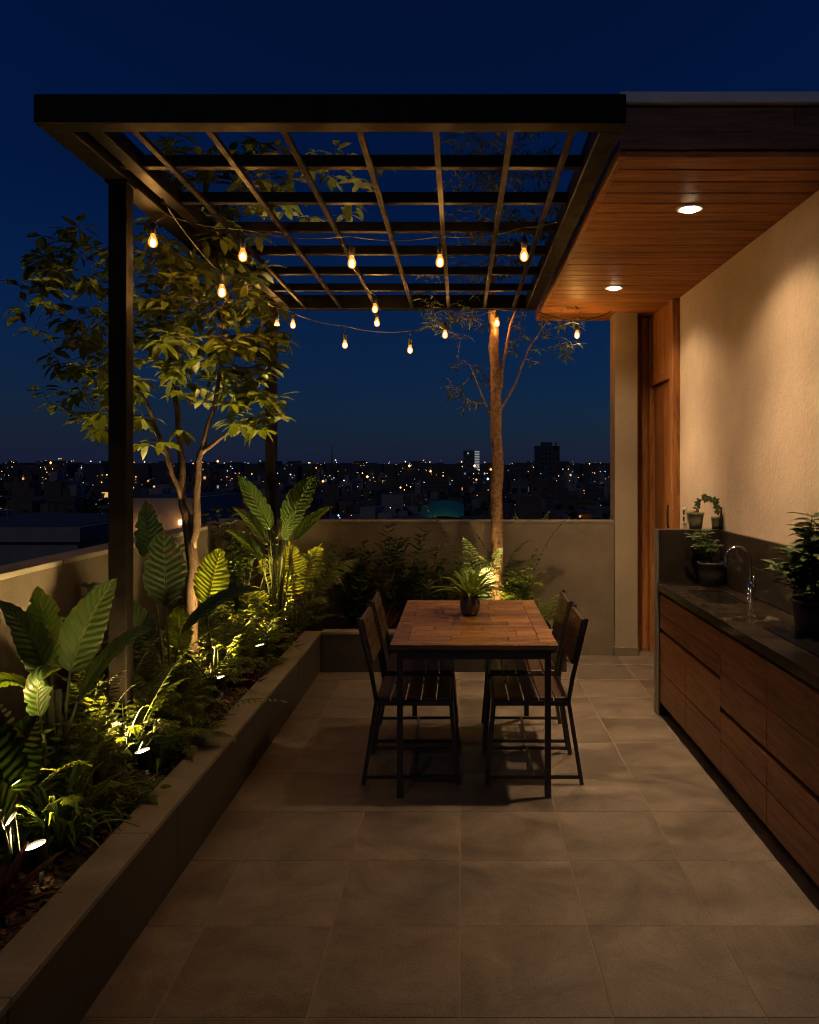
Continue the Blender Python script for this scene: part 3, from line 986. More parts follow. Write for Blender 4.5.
def petiole(sb, a, b, lift=0.05, r=0.008, n=6):
    sb.tube([tuple(p) for p in curve3(a, b, lift, n)], list(np.linspace(r, r * .55, n)), 6)

def broad_plant(name, base, label, cat, leaves, mat='big', group=None, canes=()):
    t = thing(name, base, label, cat, group)
    fb = MB(); sb = MB()
    for k, lf in enumerate(leaves):
        a, b, W = lf[0], lf[1], lf[2]
        kw = lf[3] if len(lf) > 3 else {}
        kw = dict(dict(ripple=.020, seed=k + int(abs(base[1]) * 10)), **kw)
        blade(fb, a, b, W, **kw)
        st = kw.get('stem')
        petiole(sb, (base[0] + .02 * math.cos(k * 2.4), base[1] + .02 * math.sin(k * 2.4), base[2]), a, .03, .0085)
    for c in canes:
        sb.tube(c, list(np.linspace(.022, .015, len(c))), 8)
    if canes or leaves:
        sb.build('stem', L_['stem'], t)
    fb.build('foliage', L_[mat], t)
    return t

def fern(base, label, n=12, L=.45, plen=.07, pw=.013, mat='fern', group=FERNS, name='fern', tilt=.9, seed=0, lean=(0, 0), npin=22, cat='fern', az=None, shape=0, droop=.3, up=.75):
    r = random.Random(seed * 31 + 5)
    t = thing(name, base, label, cat, group)
    fb = MB(); sb = MB()
    for k in range(n):
        a = (2 * PI * k / n + r.uniform(-.3, .3)) if az is None else r.uniform(*az)
        l = L * r.uniform(.7, 1.12)
        out = l * tilt * r.uniform(.65, 1.05)
        tip = (base[0] + math.cos(a) * out + lean[0] * l, base[1] + math.sin(a) * out + lean[1] * l, base[2] + l * up * r.uniform(.3, 1.0))
        b0 = (base[0] + math.cos(a) * .015, base[1] + math.sin(a) * .015, base[2])
        frond(fb, sb, b0, tip, l * .38, npin, plen * r.uniform(.85, 1.1), pw, (-math.cos(a) * .3, -math.sin(a) * .3, 1), droop, .35, shape, .12, r, .0028)
    sb.build('stem', L_['stem'], t); fb.build('foliage', L_[mat], t)
    return t

def strap_plant(base, label, n=26, L=.35, W=.016, mat='pale', name='strap_leaf_plant', cat='plant', group=None, seed=0, up=.8, spread=.8):
    r = random.Random(seed * 17 + 3)
    t = thing(name, base, label, cat, group)
    fb = MB()
    for k in range(n):
        a = 2 * PI * k / n * 3.7 + r.uniform(-.3, .3)
        l = L * r.uniform(.6, 1.1)
        rr_ = spread * r.uniform(.35, 1.1)
        tip = (base[0] + math.cos(a) * l * rr_, base[1] + math.sin(a) * l * rr_, base[2] + l * up * r.uniform(-.05, .85))
        blade(fb, (base[0] + math.cos(a) * .008, base[1] + math.sin(a) * .008, base[2]), tip, W * r.uniform(.8, 1.2),
              normal=(-math.cos(a) * .5, -math.sin(a) * .5, 1), lift=l * r.uniform(.25, .5), prof=prof_strap, n=8, m=2, fold=.35, seed=k)
    fb.build('foliage', L_[mat], t)
    return t

def rosette(base, label, seed=0, L=.2, n=16, W=.03, up=1.0):
    r = random.Random(seed * 13 + 1)
    t = thing('red_rosette', base, label, 'plant', REDS)
    fb = MB()
    for k in range(n):
        a = k * 2.4; q = k / n
        l = L * (1.0 - .3 * q) * r.uniform(.85, 1.1)
        el = R(18 + 58 * q)
        tip = (base[0] + math.cos(a) * l * math.cos(el), base[1] + math.sin(a) * l * math.cos(el), base[2] + .02 + l * math.sin(el) * up)
        blade(fb, base, tip, W, normal=(-math.cos(a) * .6, -math.sin(a) * .6, 1), lift=l * .14, prof=prof_lance, n=8, m=2, fold=.5, seed=k)
    fb.build('foliage', L_['red'], t)
    return t

def shrub(base, label, h=.7, spread=.3, stems=12, per=16, L=.075, W=.024, mat='shrub', name='shrub', cat='shrub', group=None, seed=0, lean=(0, 0), ybox=None):
    r = random.Random(seed * 7 + 11)
    t = thing(name, base, label, cat, group)
    fb = MB(); sb = MB()
    for k in range(stems):
        a = r.uniform(0, 2 * PI); q = r.random() ** .6
        hh = h * r.uniform(.45, 1.05) * (1 - .25 * q)
        tip = [base[0] + math.cos(a) * spread * q + lean[0], base[1] + math.sin(a) * spread * q * .7 + lean[1], base[2] + hh]
        if ybox: tip[1] = min(max(tip[1], ybox[0]), ybox[1])
        pts = curve3(base, tip, hh * .12, per + 1, (r.uniform(-.05, .05), r.uniform(-.03, .03), 0))
        sb.tube([tuple(p) for p in pts[::4]], list(np.linspace(.005, .0016, len(pts[::4]))), 5)
        for i in range(2, per + 1):
            d0 = unit(pts[i] - pts[i - 1])
            for s in range(2):
                aa = i * 2.4 + s * PI + r.uniform(-.5, .5)
                dd = np.array([math.cos(aa), math.sin(aa), .25 + .3 * r.random()]) + d0 * .3
                leaflet(fb, pts[i], dd, (r.uniform(-.4, .4), r.uniform(-.6, .1), 1), L * r.uniform(.6, 1.15), W * r.uniform(.8, 1.2), r.uniform(.05, .5))
        for s in range(5):
            aa = s * 1.26
            leaflet(fb, pts[-1], (math.cos(aa), math.sin(aa), .7), (0, 0, 1), L * .8, W * .9, .2)
    sb.build('stem', L_['stem'], t); fb.build('foliage', L_[mat], t)
    return t

UPL = [(-1.37, 2.62), (-1.40, 3.58), (-1.385, 4.66), (-1.40, 5.66), (-1.41, 6.40)]
for x, y in UPL:
    for k in range(6):
        CLEAR.append((np.array([x - .03 * k, y + .005 * k, .42 + .07 * k]), .085 + .018 * k))
    to = unit(np.array([0 - x, 0 - y, 1.65 - .36]))
    for k in range(5):
        CLEAR.append((np.array([x, y, .36]) + to * (.06 + .07 * k), .075))
CLEAR.append((np.array([.27, 6.68, .45]), .12))
bb = np.array((-1.324, 4.450, 2.629))
for k in range(9):
    CLEAR.append((bb + unit(np.array([0, 0, 1.65]) - bb) * .09 * k, .15))
# ---- trees
def make_tree(name, base, label, trunks, ells, natt, leaf, mats, seed, whorl=7, L=.13, W=.05, slim=False, twig=.0035, cat='tree', loose=.5):
    r = random.Random(seed)
    t = thing(name, base, label, cat)
    tb = MB(); lb = MB()
    nodes = []
    for tr in trunks:
        pts = [np.array(p, float) for p, _ in tr]; rad = [q for _, q in tr]
        # subdivide the trunk with a little wander
        P = []; Q = []
        for i in range(len(pts) - 1):
            for k in range(4):
                s = k / 4
                p = pts[i] * (1 - s) + pts[i + 1] * s
                if not (i == 0 and k == 0): p = p + np.array([r.uniform(-1, 1), r.uniform(-1, 1), 0]) * rad[i] * .28
                P.append(p); Q.append((rad[i] * (1 - s) + rad[i + 1] * s) * r.uniform(.93, 1.09))
        P.append(pts[-1]); Q.append(rad[-1])
        tb.tube([tuple(p) for p in P], Q, 12)
        nodes += [(p, q) for p, q in zip(P, Q) if p[2] > base[2] + 1.0]
    att = []
    tot = sum(e[2] for e in ells)
    for c, rad, w in ells:
        for _ in range(int(natt * w / tot)):
            while True:
                u = np.array([r.uniform(-1, 1) for _ in range(3)])
                if .15 < np.dot(u, u) < 1: break
            att.append(np.array(c) + u * np.array(rad))
    att.sort(key=lambda a: min(np.linalg.norm(a - n[0]) for n in nodes))
    for a in att:
        best = min(nodes, key=lambda n: np.linalg.norm((a - n[0]) * np.array([1, 1, .8 if n[0][2] < a[2] else 1.8])))
        q = best[0]; dist = np.linalg.norm(a - q)
        if dist < .05: continue
        k = max(3, int(dist / .09))
        pts = curve3(q, a, -dist * .06, k + 1, (r.uniform(-.06, .06) * dist, r.uniform(-.06, .06) * dist, 0))
        r0 = min(best[1] * .75, twig * (1.2 + dist * 2.6)); rr_ = np.linspace(r0, twig * .6, k + 1)
        tb.tube([tuple(p) for p in pts], list(rr_), 6)
        nodes += [(pts[i], rr_[i]) for i in range(1, k + 1)]
        d0 = unit(pts[-1] - pts[-2])
        n_l = max(3, int(whorl * r.uniform(.6, 1.3)))
        for s in range(n_l):
            aa = s * 2 * PI / n_l + r.uniform(-.35, .35)
            if slim:
                o = pts[-1 - (s % min(3, k))]
                dd = d0 * .5 + np.array([math.cos(aa), math.sin(aa), r.uniform(-.7, .3)])
                leaflet(lb, o, dd, (r.uniform(-.6, .6), r.uniform(-.6, .6), 1), L * r.uniform(.6, 1.2), W * r.uniform(.8, 1.2), r.uniform(.1, .6))
            else:
                o = pts[-1] - d0 * r.uniform(0, .05)
                dd = d0 * .45 + np.array([math.cos(aa), math.sin(aa), r.uniform(-.85, .2)])
                nn = np.array([r.uniform(-.4, .4), r.uniform(-.5, .3), 1])
                leaflet(lb, o + unit(dd) * .012, dd, nn, L * r.uniform(.6, 1.15), W * r.uniform(.8, 1.15), r.uniform(.05, .45))
    tb.build('trunk', mats[0], t); lb.build('crown', mats[1], t)
    return t

make_tree('broadleaf_tree', (-1.596, 4.800, 0.270), 'bushy broad-leaved young tree with forked trunks rising from the planter past the pergola post',
    [[((-1.596, 4.800, 0.258), .042), ((-1.602, 4.800, 0.618), .037), ((-1.608, 4.800, 1.188), .033), ((-1.669, 4.820, 1.421), .024), ((-1.698, 4.850, 1.795), .020), ((-1.752, 4.900, 2.183), .016), ((-1.789, 4.900, 2.465), .012), ((-1.856, 4.950, 2.875), .007)],
     [((-1.608, 4.800, 1.170), .028), ((-1.584, 4.800, 1.368), .025), ((-1.559, 4.780, 1.686), .020), ((-1.508, 4.750, 1.864), .014), ((-1.449, 4.750, 2.054), .012), ((-1.401, 4.750, 2.380), .008)],
     [((-1.675, 4.820, 1.457), .018), ((-1.764, 4.800, 1.746), .015), ((-1.845, 4.700, 2.038), .010), ((-1.951, 4.700, 2.226), .007)],
     [((-1.559, 4.780, 1.728), .016), ((-1.404, 4.720, 1.833), .010), ((-1.209, 4.650, 1.941), .007)]],
    [((-1.484, 4.750, 2.469), (.42, .45, .42), 34), ((-1.562, 4.900, 3.016), (.38, .5, .32), 24), ((-2.297, 4.900, 2.648), (.36, .5, .5), 34), ((-2.266, 4.900, 2.128), (.26, .35, .26), 12),
     ((-1.204, 4.700, 2.050), (.16, .25, .2), 9), ((-1.469, 5.000, 3.481), (.5, .5, .22), 22), ((-0.963, 5.500, 3.630), (.55, .5, .26), 9), ((-1.860, 4.800, 1.878), (.2, .25, .12), 3), ((-1.692, 4.750, 2.647), (.3, .4, .5), 26), ((-1.221, 4.650, 2.452), (.22, .3, .32), 18), ((-1.821, 4.700, 2.284), (.25, .3, .25), 8)],
    520, None, (L_['bark'], L_['tree']), 21, 7, .128, .057)
make_tree('slender_tree', (0.315, 6.820, 0.329), 'slender tree with a single lit trunk and wispy crown behind the table',
    [[((0.315, 6.820, 0.303), .060), ((0.315, 6.820, 0.866), .054), ((0.324, 6.820, 1.633), .050), ((0.315, 6.820, 2.230), .046), ((0.290, 6.830, 2.828), .040), ((0.274, 6.850, 3.260), .030), ((0.310, 6.900, 3.832), .018), ((0.276, 6.900, 4.306), .009)],
     [((0.324, 6.820, 2.187), .018), ((0.374, 6.800, 2.568), .013), ((0.424, 6.780, 2.862), .010), ((0.541, 6.760, 3.154), .006)],
     [((0.324, 6.820, 2.102), .012), ((0.474, 6.900, 2.366), .009), ((0.595, 7.000, 2.683), .007), ((0.770, 7.000, 2.945), .004)],
     [((0.315, 6.820, 1.974), .010), ((0.190, 6.900, 2.280), .007), ((0.087, 7.000, 2.551), .004)]],
    [((0.345, 6.900, 3.832), (.62, .6, .55), 58), ((-0.086, 6.900, 3.099), (.4, .5, .35), 18), ((0.782, 6.950, 2.849), (.42, .4, .34), 11), ((0.044, 7.000, 2.376), (.3, .3, .24), 6), ((0.345, 6.900, 4.393), (.55, .5, .28), 28), ((0.690, 6.900, 3.617), (.4, .5, .4), 16)],
    470, None, (L_['barkpale'], L_['slim']), 33, 8, .09, .016, True, .0028)

# ---- broad-leaved plants of the long bed
broad_plant('broad_leaf_plant', (-1.555, 3.050, 0.384), 'large broad-leaved plant with ribbed paddle leaves in the near corner of the planter', 'plant', [
    ((-1.487, 3.050, 0.872), (-1.286, 3.000, 1.237), .165, dict(normal=(.2, -1, .25), lift=.04, lat=(-.03, 0, 0))),
    ((-1.433, 3.000, 0.780), (-1.090, 2.850, 1.080), .13, dict(normal=(-.35, -.7, .8), lift=.10)),
    ((-1.607, 3.150, 0.894), (-1.692, 3.200, 1.178), .16, dict(normal=(.25, -1, .2), lift=.02)),
    ((-1.578, 3.050, 0.842), (-1.711, 2.950, 1.163), .13, dict(normal=(.5, -.7, .5), lift=.05, lat=(.05, 0, 0))),
    ((-1.556, 2.950, 0.794), (-1.654, 2.700, 0.840), .12, dict(normal=(.1, -.5, .9), lift=.16)),
    ((-1.522, 2.900, 0.736), (-1.368, 2.750, 0.962), .10, dict(normal=(.5, -.6, .6), lift=.10, lat=(-.05, -.05, 0))),
], 'big', canes=[[(-1.563, 3.050, 0.384), (-1.559, 3.050, 0.613), (-1.563, 3.050, 0.804)], [(-1.550, 3.070, 0.376), (-1.547, 3.070, 0.587), (-1.543, 3.070, 0.798)]])
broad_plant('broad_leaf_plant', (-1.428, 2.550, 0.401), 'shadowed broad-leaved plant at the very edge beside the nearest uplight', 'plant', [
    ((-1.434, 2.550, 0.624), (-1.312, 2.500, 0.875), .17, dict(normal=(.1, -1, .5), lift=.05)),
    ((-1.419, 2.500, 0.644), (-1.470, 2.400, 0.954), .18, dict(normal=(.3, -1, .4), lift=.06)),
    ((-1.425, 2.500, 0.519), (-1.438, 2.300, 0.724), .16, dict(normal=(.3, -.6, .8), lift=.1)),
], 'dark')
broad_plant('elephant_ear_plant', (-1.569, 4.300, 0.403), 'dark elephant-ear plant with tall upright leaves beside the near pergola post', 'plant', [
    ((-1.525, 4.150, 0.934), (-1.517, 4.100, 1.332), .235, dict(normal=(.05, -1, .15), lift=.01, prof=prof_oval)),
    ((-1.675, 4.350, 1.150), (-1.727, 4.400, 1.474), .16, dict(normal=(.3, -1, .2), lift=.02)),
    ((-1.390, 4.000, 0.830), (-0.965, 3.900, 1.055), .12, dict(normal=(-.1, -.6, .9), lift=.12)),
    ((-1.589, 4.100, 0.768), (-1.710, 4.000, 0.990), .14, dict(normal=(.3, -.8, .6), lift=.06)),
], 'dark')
broad_plant('ribbed_leaf_plant', (-1.422, 4.550, 0.444), 'ribbed plant with one round yellow-lit leaf and a smaller one below it', 'plant', [
    ((-1.429, 4.500, 0.874), (-1.329, 4.450, 1.205), .215, dict(normal=(-.12, -1, .12), lift=.0, prof=prof_oval, ripple=.03)),
    ((-1.517, 4.350, 0.660), (-1.516, 4.300, 0.908), .15, dict(normal=(.2, -1, .2), lift=.02, prof=prof_oval, ripple=.03)),
], 'rib')
broad_plant('banana_plant', (-1.373, 6.000, 0.360), 'tall banana-like plant with big torn leaves at the far planter corner', 'plant', [
    ((-1.298, 6.000, 1.200), (-1.064, 5.950, 1.590), .225, dict(normal=(-.25, -1, .2), lift=.02, lat=(-.04, 0, 0), prof=prof_oval)),
    ((-1.425, 6.000, 1.185), (-1.659, 5.950, 1.605), .165, dict(normal=(.2, -1, .35), lift=.05)),
    ((-1.416, 5.900, 1.082), (-1.653, 5.800, 1.367), .11, dict(normal=(.2, -.7, .7), lift=.08)),
    ((-1.266, 6.100, 1.101), (-0.977, 6.200, 1.355), .12, dict(normal=(-.2, -.8, .7), lift=.08)),
    ((-1.298, 5.900, 1.119), (-1.189, 5.800, 1.345), .10, dict(normal=(-.1, -1, .5), lift=.02)),
    ((-1.460, 5.900, 0.971), (-1.697, 5.800, 1.200), .10, dict(normal=(.2, -.7, .7), lift=.08)),
], 'big', canes=[[(-1.395, 6.000, 0.360), (-1.395, 6.000, 0.735), (-1.380, 6.000, 1.072)], [(-1.362, 6.020, 0.356), (-1.354, 6.020, 0.732), (-1.347, 6.020, 1.108)]])
# arching palm beside it
t = thing('palm', (-1.273, 6.250, 0.369), 'small arching palm with drooping feathery fronds at the planter corner', 'palm')
fb = MB(); sb = MB(); pr = random.Random(4)
for a, b, l in (((-1.281, 6.250, 0.384), (-0.907, 6.100, 1.124), .24), ((-1.266, 6.250, 0.384), (-0.915, 6.000, 0.810), .34), ((-1.281, 6.250, 0.384), (-1.136, 6.400, 1.010), .22), ((-1.289, 6.250, 0.384), (-1.535, 6.200, 0.937), .25),
                ((-1.266, 6.250, 0.384), (-0.877, 6.500, 0.902), .28), ((-1.258, 6.250, 0.384), (-1.018, 5.900, 0.676), .22), ((-1.281, 6.250, 0.384), (-1.339, 6.300, 1.020), .15), ((-1.289, 6.250, 0.384), (-1.666, 6.200, 0.704), .25)):
    frond(fb, sb, a, b, l, 24, .135, .016, (0, -.4, 1), .55, .55, 1, .3, pr, .006)
sb.build('stem', L_['stem'], t); fb.build('foliage', L_['fern'], t)

# ---- ferns, strap plants and rosettes along the bed
def gp(x, y): return (x, y, soil_z(x, y))
strap_plant(gp(-1.40, 2.80), 'pale strap-leaved clump glowing above the nearest uplight', 64, .40, .016, 'bright', seed=1, up=.95, spread=.62)
strap_plant(gp(-1.40, 3.06), 'drooping strap-leaved clump between the two nearest uplights', 48, .4, .016, 'fern', seed=2, up=.8)
strap_plant(gp(-1.39, 3.71), 'bright little strap plant right behind the second uplight', 22, .27, .022, 'bright', seed=3, up=1.0)
fern(gp(-1.78, 2.75), 'feathery fern in the shade left of the nearest uplight', 12, .5, .075, .013, seed=4)
fern(gp(-1.62, 3.42), 'fern with upright fronds glowing left of the second uplight', 11, .52, .07, .014, seed=5, up=1.0, tilt=.7)
fern(gp(-1.46, 3.78), 'arching fern with one long frond reaching over the kerb past the second uplight', 13, .56, .085, .015, seed=6, lean=(.15, -.05))
fern(gp(-1.75, 3.9), 'tall fern in shadow at the foot of the near pergola post', 12, .6, .08, .014, seed=7, up=1.1, tilt=.6)
fern(gp(-1.5, 4.35), 'dense fern between the second and third uplights', 14, .46, .07, .013, seed=8)
fern(gp(-1.5, 4.85), 'bright yellow-green fern directly over the third uplight', 13, .55, .075, .014, seed=9, up=1.1, tilt=.65)
fern(gp(-1.72, 5.1), 'fern behind the forked tree trunk', 11, .55, .08, .014, seed=10, up=1.0)
fern(gp(-1.5, 5.5), 'low fern beside the fourth uplight', 12, .46, .07, .013, seed=11)
fern(gp(-1.62, 6.05), 'fern at the foot of the banana-like plant', 12, .5, .075, .014, seed=12, up=1.0)
fern(gp(-1.35, 6.62), 'fern spilling round the inside corner of the planter', 12, .45, .075, .014, seed=13)
fern(gp(-1.85, 2.25), 'fern at the near end of the bed, half out of the frame', 11, .5, .075, .013, seed=14)
shrub(gp(-1.70, 3.15), 'small-leaved bushy plant under the big paddle leaves', .42, .24, 16, 12, .045, .02, 'fern', 'leafy_plant', 'plant', 'leafy filler plants of the long bed', 1)
shrub(gp(-1.58, 3.68), 'small-leaved plant wedged between two ferns near the second uplight', .36, .2, 14, 11, .042, .018, 'fern', 'leafy_plant', 'plant', 'leafy filler plants of the long bed', 2)
shrub(gp(-1.52, 4.62), 'leafy plant in front of the forked tree trunk', .42, .22, 16, 12, .05, .02, 'fern', 'leafy_plant', 'plant', 'leafy filler plants of the long bed', 3)
shrub(gp(-1.55, 5.3), 'bright leafy plant between the third and fourth uplights', .5, .24, 18, 13, .05, .022, 'fern', 'leafy_plant', 'plant', 'leafy filler plants of the long bed', 4)
shrub(gp(-1.5, 5.9), 'bright leafy plant beyond the fourth uplight', .48, .22, 18, 13, .05, .022, 'fern', 'leafy_plant', 'plant', 'leafy filler plants of the long bed', 5)
shrub(gp(-1.85, 5.6), 'tall dark shrub leaning on the left parapet behind the fork', 1.0, .3, 16, 18, .08, .03, 'shrub', 'shrub', 'shrub', None, 6)
shrub(gp(-1.86, 4.1), 'dark leafy shrub hugging the left parapet behind the near post', .85, .26, 14, 16, .08, .03, 'shrub', 'shrub', 'shrub', None, 7)
shrub(gp(-1.75, 6.5), 'tall leggy shrub poking above the parapet corner behind the banana-like plant', 1.25, .42, 18, 20, .085, .032, 'shrub', 'shrub', 'shrub', None, 8)
shrub(gp(-1.33, 4.15), 'low sprig of leaves at the kerb between the second and third uplights', .16, .12, 9, 7, .035, .016, 'shrub', 'leafy_plant', 'plant', 'leafy filler plants of the long bed', 9)
shrub(gp(-1.34, 3.12), 'low spreading sprig at the kerb just before the second uplight', .15, .15, 10, 7, .035, .016, 'fern', 'leafy_plant', 'plant', 'leafy filler plants of the long bed', 10)
rosette(gp(-1.42, 2.45), 'dark red rosette in the foreground in front of the nearest uplight', 1, .24, 18, .036)
rosette(gp(-1.36, 4.28), 'red rosette at the kerb between the second and third uplights', 2, .17)
rosette(gp(-1.33, 5.02), 'reddish-green rosette right beyond the third uplight', 3, .22, 20, .026)
rosette(gp(-1.36, 5.95), 'reddish rosette near the far corner of the kerb', 4, .22, 20, .03)
rosette(gp(-1.38, 3.3), 'tiny red rosette in the mulch beside the second uplight', 5, .11, 12, .02)

fern(gp(-1.47, 2.86), 'bright fern fanning up behind the nearest uplight', 13, .5, .07, .014, 'bright', seed=61, up=1.0, tilt=.7)
fern(gp(-1.56, 3.68), 'bright fern fanning up behind the second uplight', 13, .55, .075, .015, 'bright', seed=62, up=1.1, tilt=.7)
fern(gp(-1.50, 4.84), 'bright fern fanning up behind the third uplight', 13, .5, .07, .015, 'bright', seed=63, up=1.05, tilt=.7)
fern(gp(-1.50, 5.82), 'bright fern fanning up behind the fourth uplight', 12, .5, .07, .015, 'bright', seed=64, up=1.05, tilt=.7)
fern(gp(-1.33, 3.86), 'low fern spilling over the kerb just past the second uplight', 10, .3, .055, .013, seed=65, tilt=.9, up=.6)
fern(gp(-1.33, 3.28), 'low fern spilling over the kerb just before the second uplight', 10, .27, .05, .013, seed=66, tilt=.9, up=.5)
fern(gp(-1.32, 5.36), 'low fern spilling over the kerb before the fourth uplight', 10, .3, .055, .013, seed=67, tilt=.9, up=.6)
rf = random.Random(77)
for k, (x, y) in enumerate(((-1.52, 2.95), (-1.62, 2.9), (-1.52, 3.2), (-1.82, 3.2), (-1.5, 3.6), (-1.66, 3.66), (-1.84, 3.6), (-1.46, 4.0), (-1.6, 4.12), (-1.82, 4.4), (-1.42, 4.52), (-1.66, 4.5), (-1.5, 5.05), (-1.42, 5.3), (-1.68, 5.4), (-1.45, 5.75), (-1.62, 5.75), (-1.8, 5.95), (-1.47, 6.2), (-1.7, 6.25), (-1.5, 6.45), (-1.25, 6.8), (-1.8, 2.9), (-1.65, 2.45))):
    fern(gp(x, y), 'small green fern tucked among the taller plants of the long bed', rf.randrange(9, 13), rf.uniform(.34, .5), rf.uniform(.055, .075), .015, seed=100 + k, group='small ferns filling the long bed', up=rf.uniform(.7, 1.15), tilt=rf.uniform(.5, .85), npin=18)
for k, (x, y) in enumerate(((-1.55, 2.98), (-1.48, 3.32), (-1.7, 3.5), (-1.52, 3.95), (-1.58, 4.42), (-1.45, 4.75), (-1.6, 4.95), (-1.4, 5.15), (-1.47, 5.5), (-1.65, 5.6), (-1.38, 5.8), (-1.55, 6.15), (-1.42, 6.3), (-1.35, 6.5))):
    shrub(gp(x, y), 'small bright leafy plant tucked between the ferns of the long bed', rf.uniform(.28, .52), .2, 13, 11, rf.uniform(.04, .06), rf.uniform(.018, .026), 'fern', 'leafy_plant', 'plant', 'small leafy plants between the ferns', 200 + k)
# ---- back planter
shrub(gp(-.92, 6.84), 'dark shrub at the corner end of the back planter', .78, .34, 22, 16, .095, .028, group=SHRUBS, seed=20, ybox=(6.5, 7.02))
shrub(gp(-.50, 6.82), 'tallest dark shrub of the back planter, poking over the parapet', .98, .30, 24, 18, .095, .026, group=SHRUBS, seed=21, ybox=(6.5, 7.02))
shrub(gp(-.14, 6.82), 'dark shrub just left of the lit trunk, behind the table plant', .70, .30, 20, 15, .09, .026, group=SHRUBS, seed=22, ybox=(6.5, 7.02))
shrub(gp(.50, 6.80), 'bright leafy shrub right of the lit trunk', .55, .24, 22, 14, .065, .026, 'bright', group=SHRUBS, seed=23, ybox=(6.55, 7.02))
rosette(gp(-.62, 6.64), 'dark reddish rosette between the back shrubs', 8, .3, 18, .035, 1.2)
fern(gp(.20, 6.90), 'tall fern with fronds spread left and right of the lit trunk', 14, 1.0, .10, .017, 'shrub', seed=24, up=1.05, tilt=.5, npin=26)
fern(gp(.46, 6.92), 'fern reaching high on the parapet right of the lit trunk', 13, .95, .10, .017, seed=25, up=1.0, tilt=.5, npin=26)
fern(gp(.66, 6.78), 'low fern at the end of the back planter', 11, .42, .07, .014, seed=26)

# ---- pots
def pot(name, c, r, h, mat, label, cat='flower pot', taper=.78, rim=.008):
    t = thing(name, c, label, cat)
    b = MB()
    b.lathe(c, [(.0005, .001), (r * taper, .001), (r * (taper * .4 + .6), h * .5), (r * .99, h - .02), (r + rim * .3, h - .018), (r + rim * .5, h), (r - .006, h), (r - .010, h - .03), (.0005, h - .03)], 32)
    b.build('pot_body', mat, t)
    b = MB(); b.disc((c[0], c[1], c[2] + h - .026), r - .009, 28); b.build('soil', M['soil'], t)
    return t
P_bronze = mat_speckle('bronze_pot', (0.05, 0.032, 0.02), (0.11, 0.072, 0.045), 12, .35, .1, 60, spec=.6)
P_black = mat_speckle('black_pot', (0.014, 0.013, 0.012), (0.03, 0.027, 0.024), 10, .5, .1, 60)
P_green = mat_speckle('mossy_clay_pot', (0.16, 0.16, 0.085), (0.30, 0.275, 0.16), 14, .8, .3, 60)
P_clay = mat_speckle('faded_clay_pot', (0.10, 0.10, 0.05), (0.2, 0.18, 0.1), 14, .8, .3, 60)

tp = thing('table_plant', (.06, 4.79, .7702), 'bright green fern in a small bronze pot on the dining table', 'potted plant')
b = MB(); c = (.06, 4.79, .7705)
b.lathe(c, [(.0005, .0), (.040, .0), (.052, .018), (.060, .05), (.061, .075), (.055, .10), (.054, .108), (.049, .108), (.048, .09), (.0005, .09)], 32)
b.build('pot', P_bronze, tp)
fb = MB(); r9 = random.Random(12)
for k in range(38):
    a = k * 2.399; q = (k + 1) / 38
    l = r9.uniform(.21, .31)
    el = R(6 + 66 * (1 - q) + r9.uniform(-8, 8))
    tip = (c[0] + math.cos(a) * l * math.cos(el), c[1] + math.sin(a) * l * math.cos(el), c[2] + .095 + l * math.sin(el) * .75)
    blade(fb, (c[0] + math.cos(a) * .01, c[1] + math.sin(a) * .01, c[2] + .092), tip, r9.uniform(.022, .034), normal=(-math.cos(a) * .5, -math.sin(a) * .5, 1), lift=l * .3, prof=prof_strap, n=9, m=2, fold=.5, ripple=.06, nrip=7, seed=k)
fb.build('foliage', L_['bright'], tp)

KZ = .8855
p1 = pot('potted_plant', (1.628, 3.70, KZ), .088, .16, P_black, 'leafy houseplant in a black pot on the worktop beside the black cooktop', 'potted plant')
fb = MB(); sb = MB(); r9 = random.Random(31)
for k in range(26):
    a = r9.uniform(0, 6.28); q = r9.random()
    tip = (min(1.628 + math.cos(a) * .17 * q, 1.73), 3.70 + math.sin(a) * .17 * q, KZ + .15 + r9.uniform(.12, .36) * (1.1 - .4 * q))
    pts = curve3((1.628 + math.cos(a) * .03, 3.70 + math.sin(a) * .03, KZ + .13), tip, .05, 8)
    sb.tube([tuple(p) for p in pts[::2]] + [tuple(pts[-1])], .003, 5)
    for i in range(2, 8):
        for s in range(3):
            aa = i * 2.1 + s * 2.1 + r9.uniform(-.4, .4)
            leaflet(fb, pts[i], (math.cos(aa), math.sin(aa), .35), (r9.uniform(-.3, .3), r9.uniform(-.5, .2), 1), r9.uniform(.08, .135), .044, r9.uniform(.1, .5))
for v in range(len(fb.v)):
    x, y, z = fb.v[v]
    if x > 1.728: fb.v[v] = (1.728 - (x - 1.728) * .1, y, z)
sb.build('stem', L_['stem'], p1); fb.build('foliage', L_['shrub'], p1)

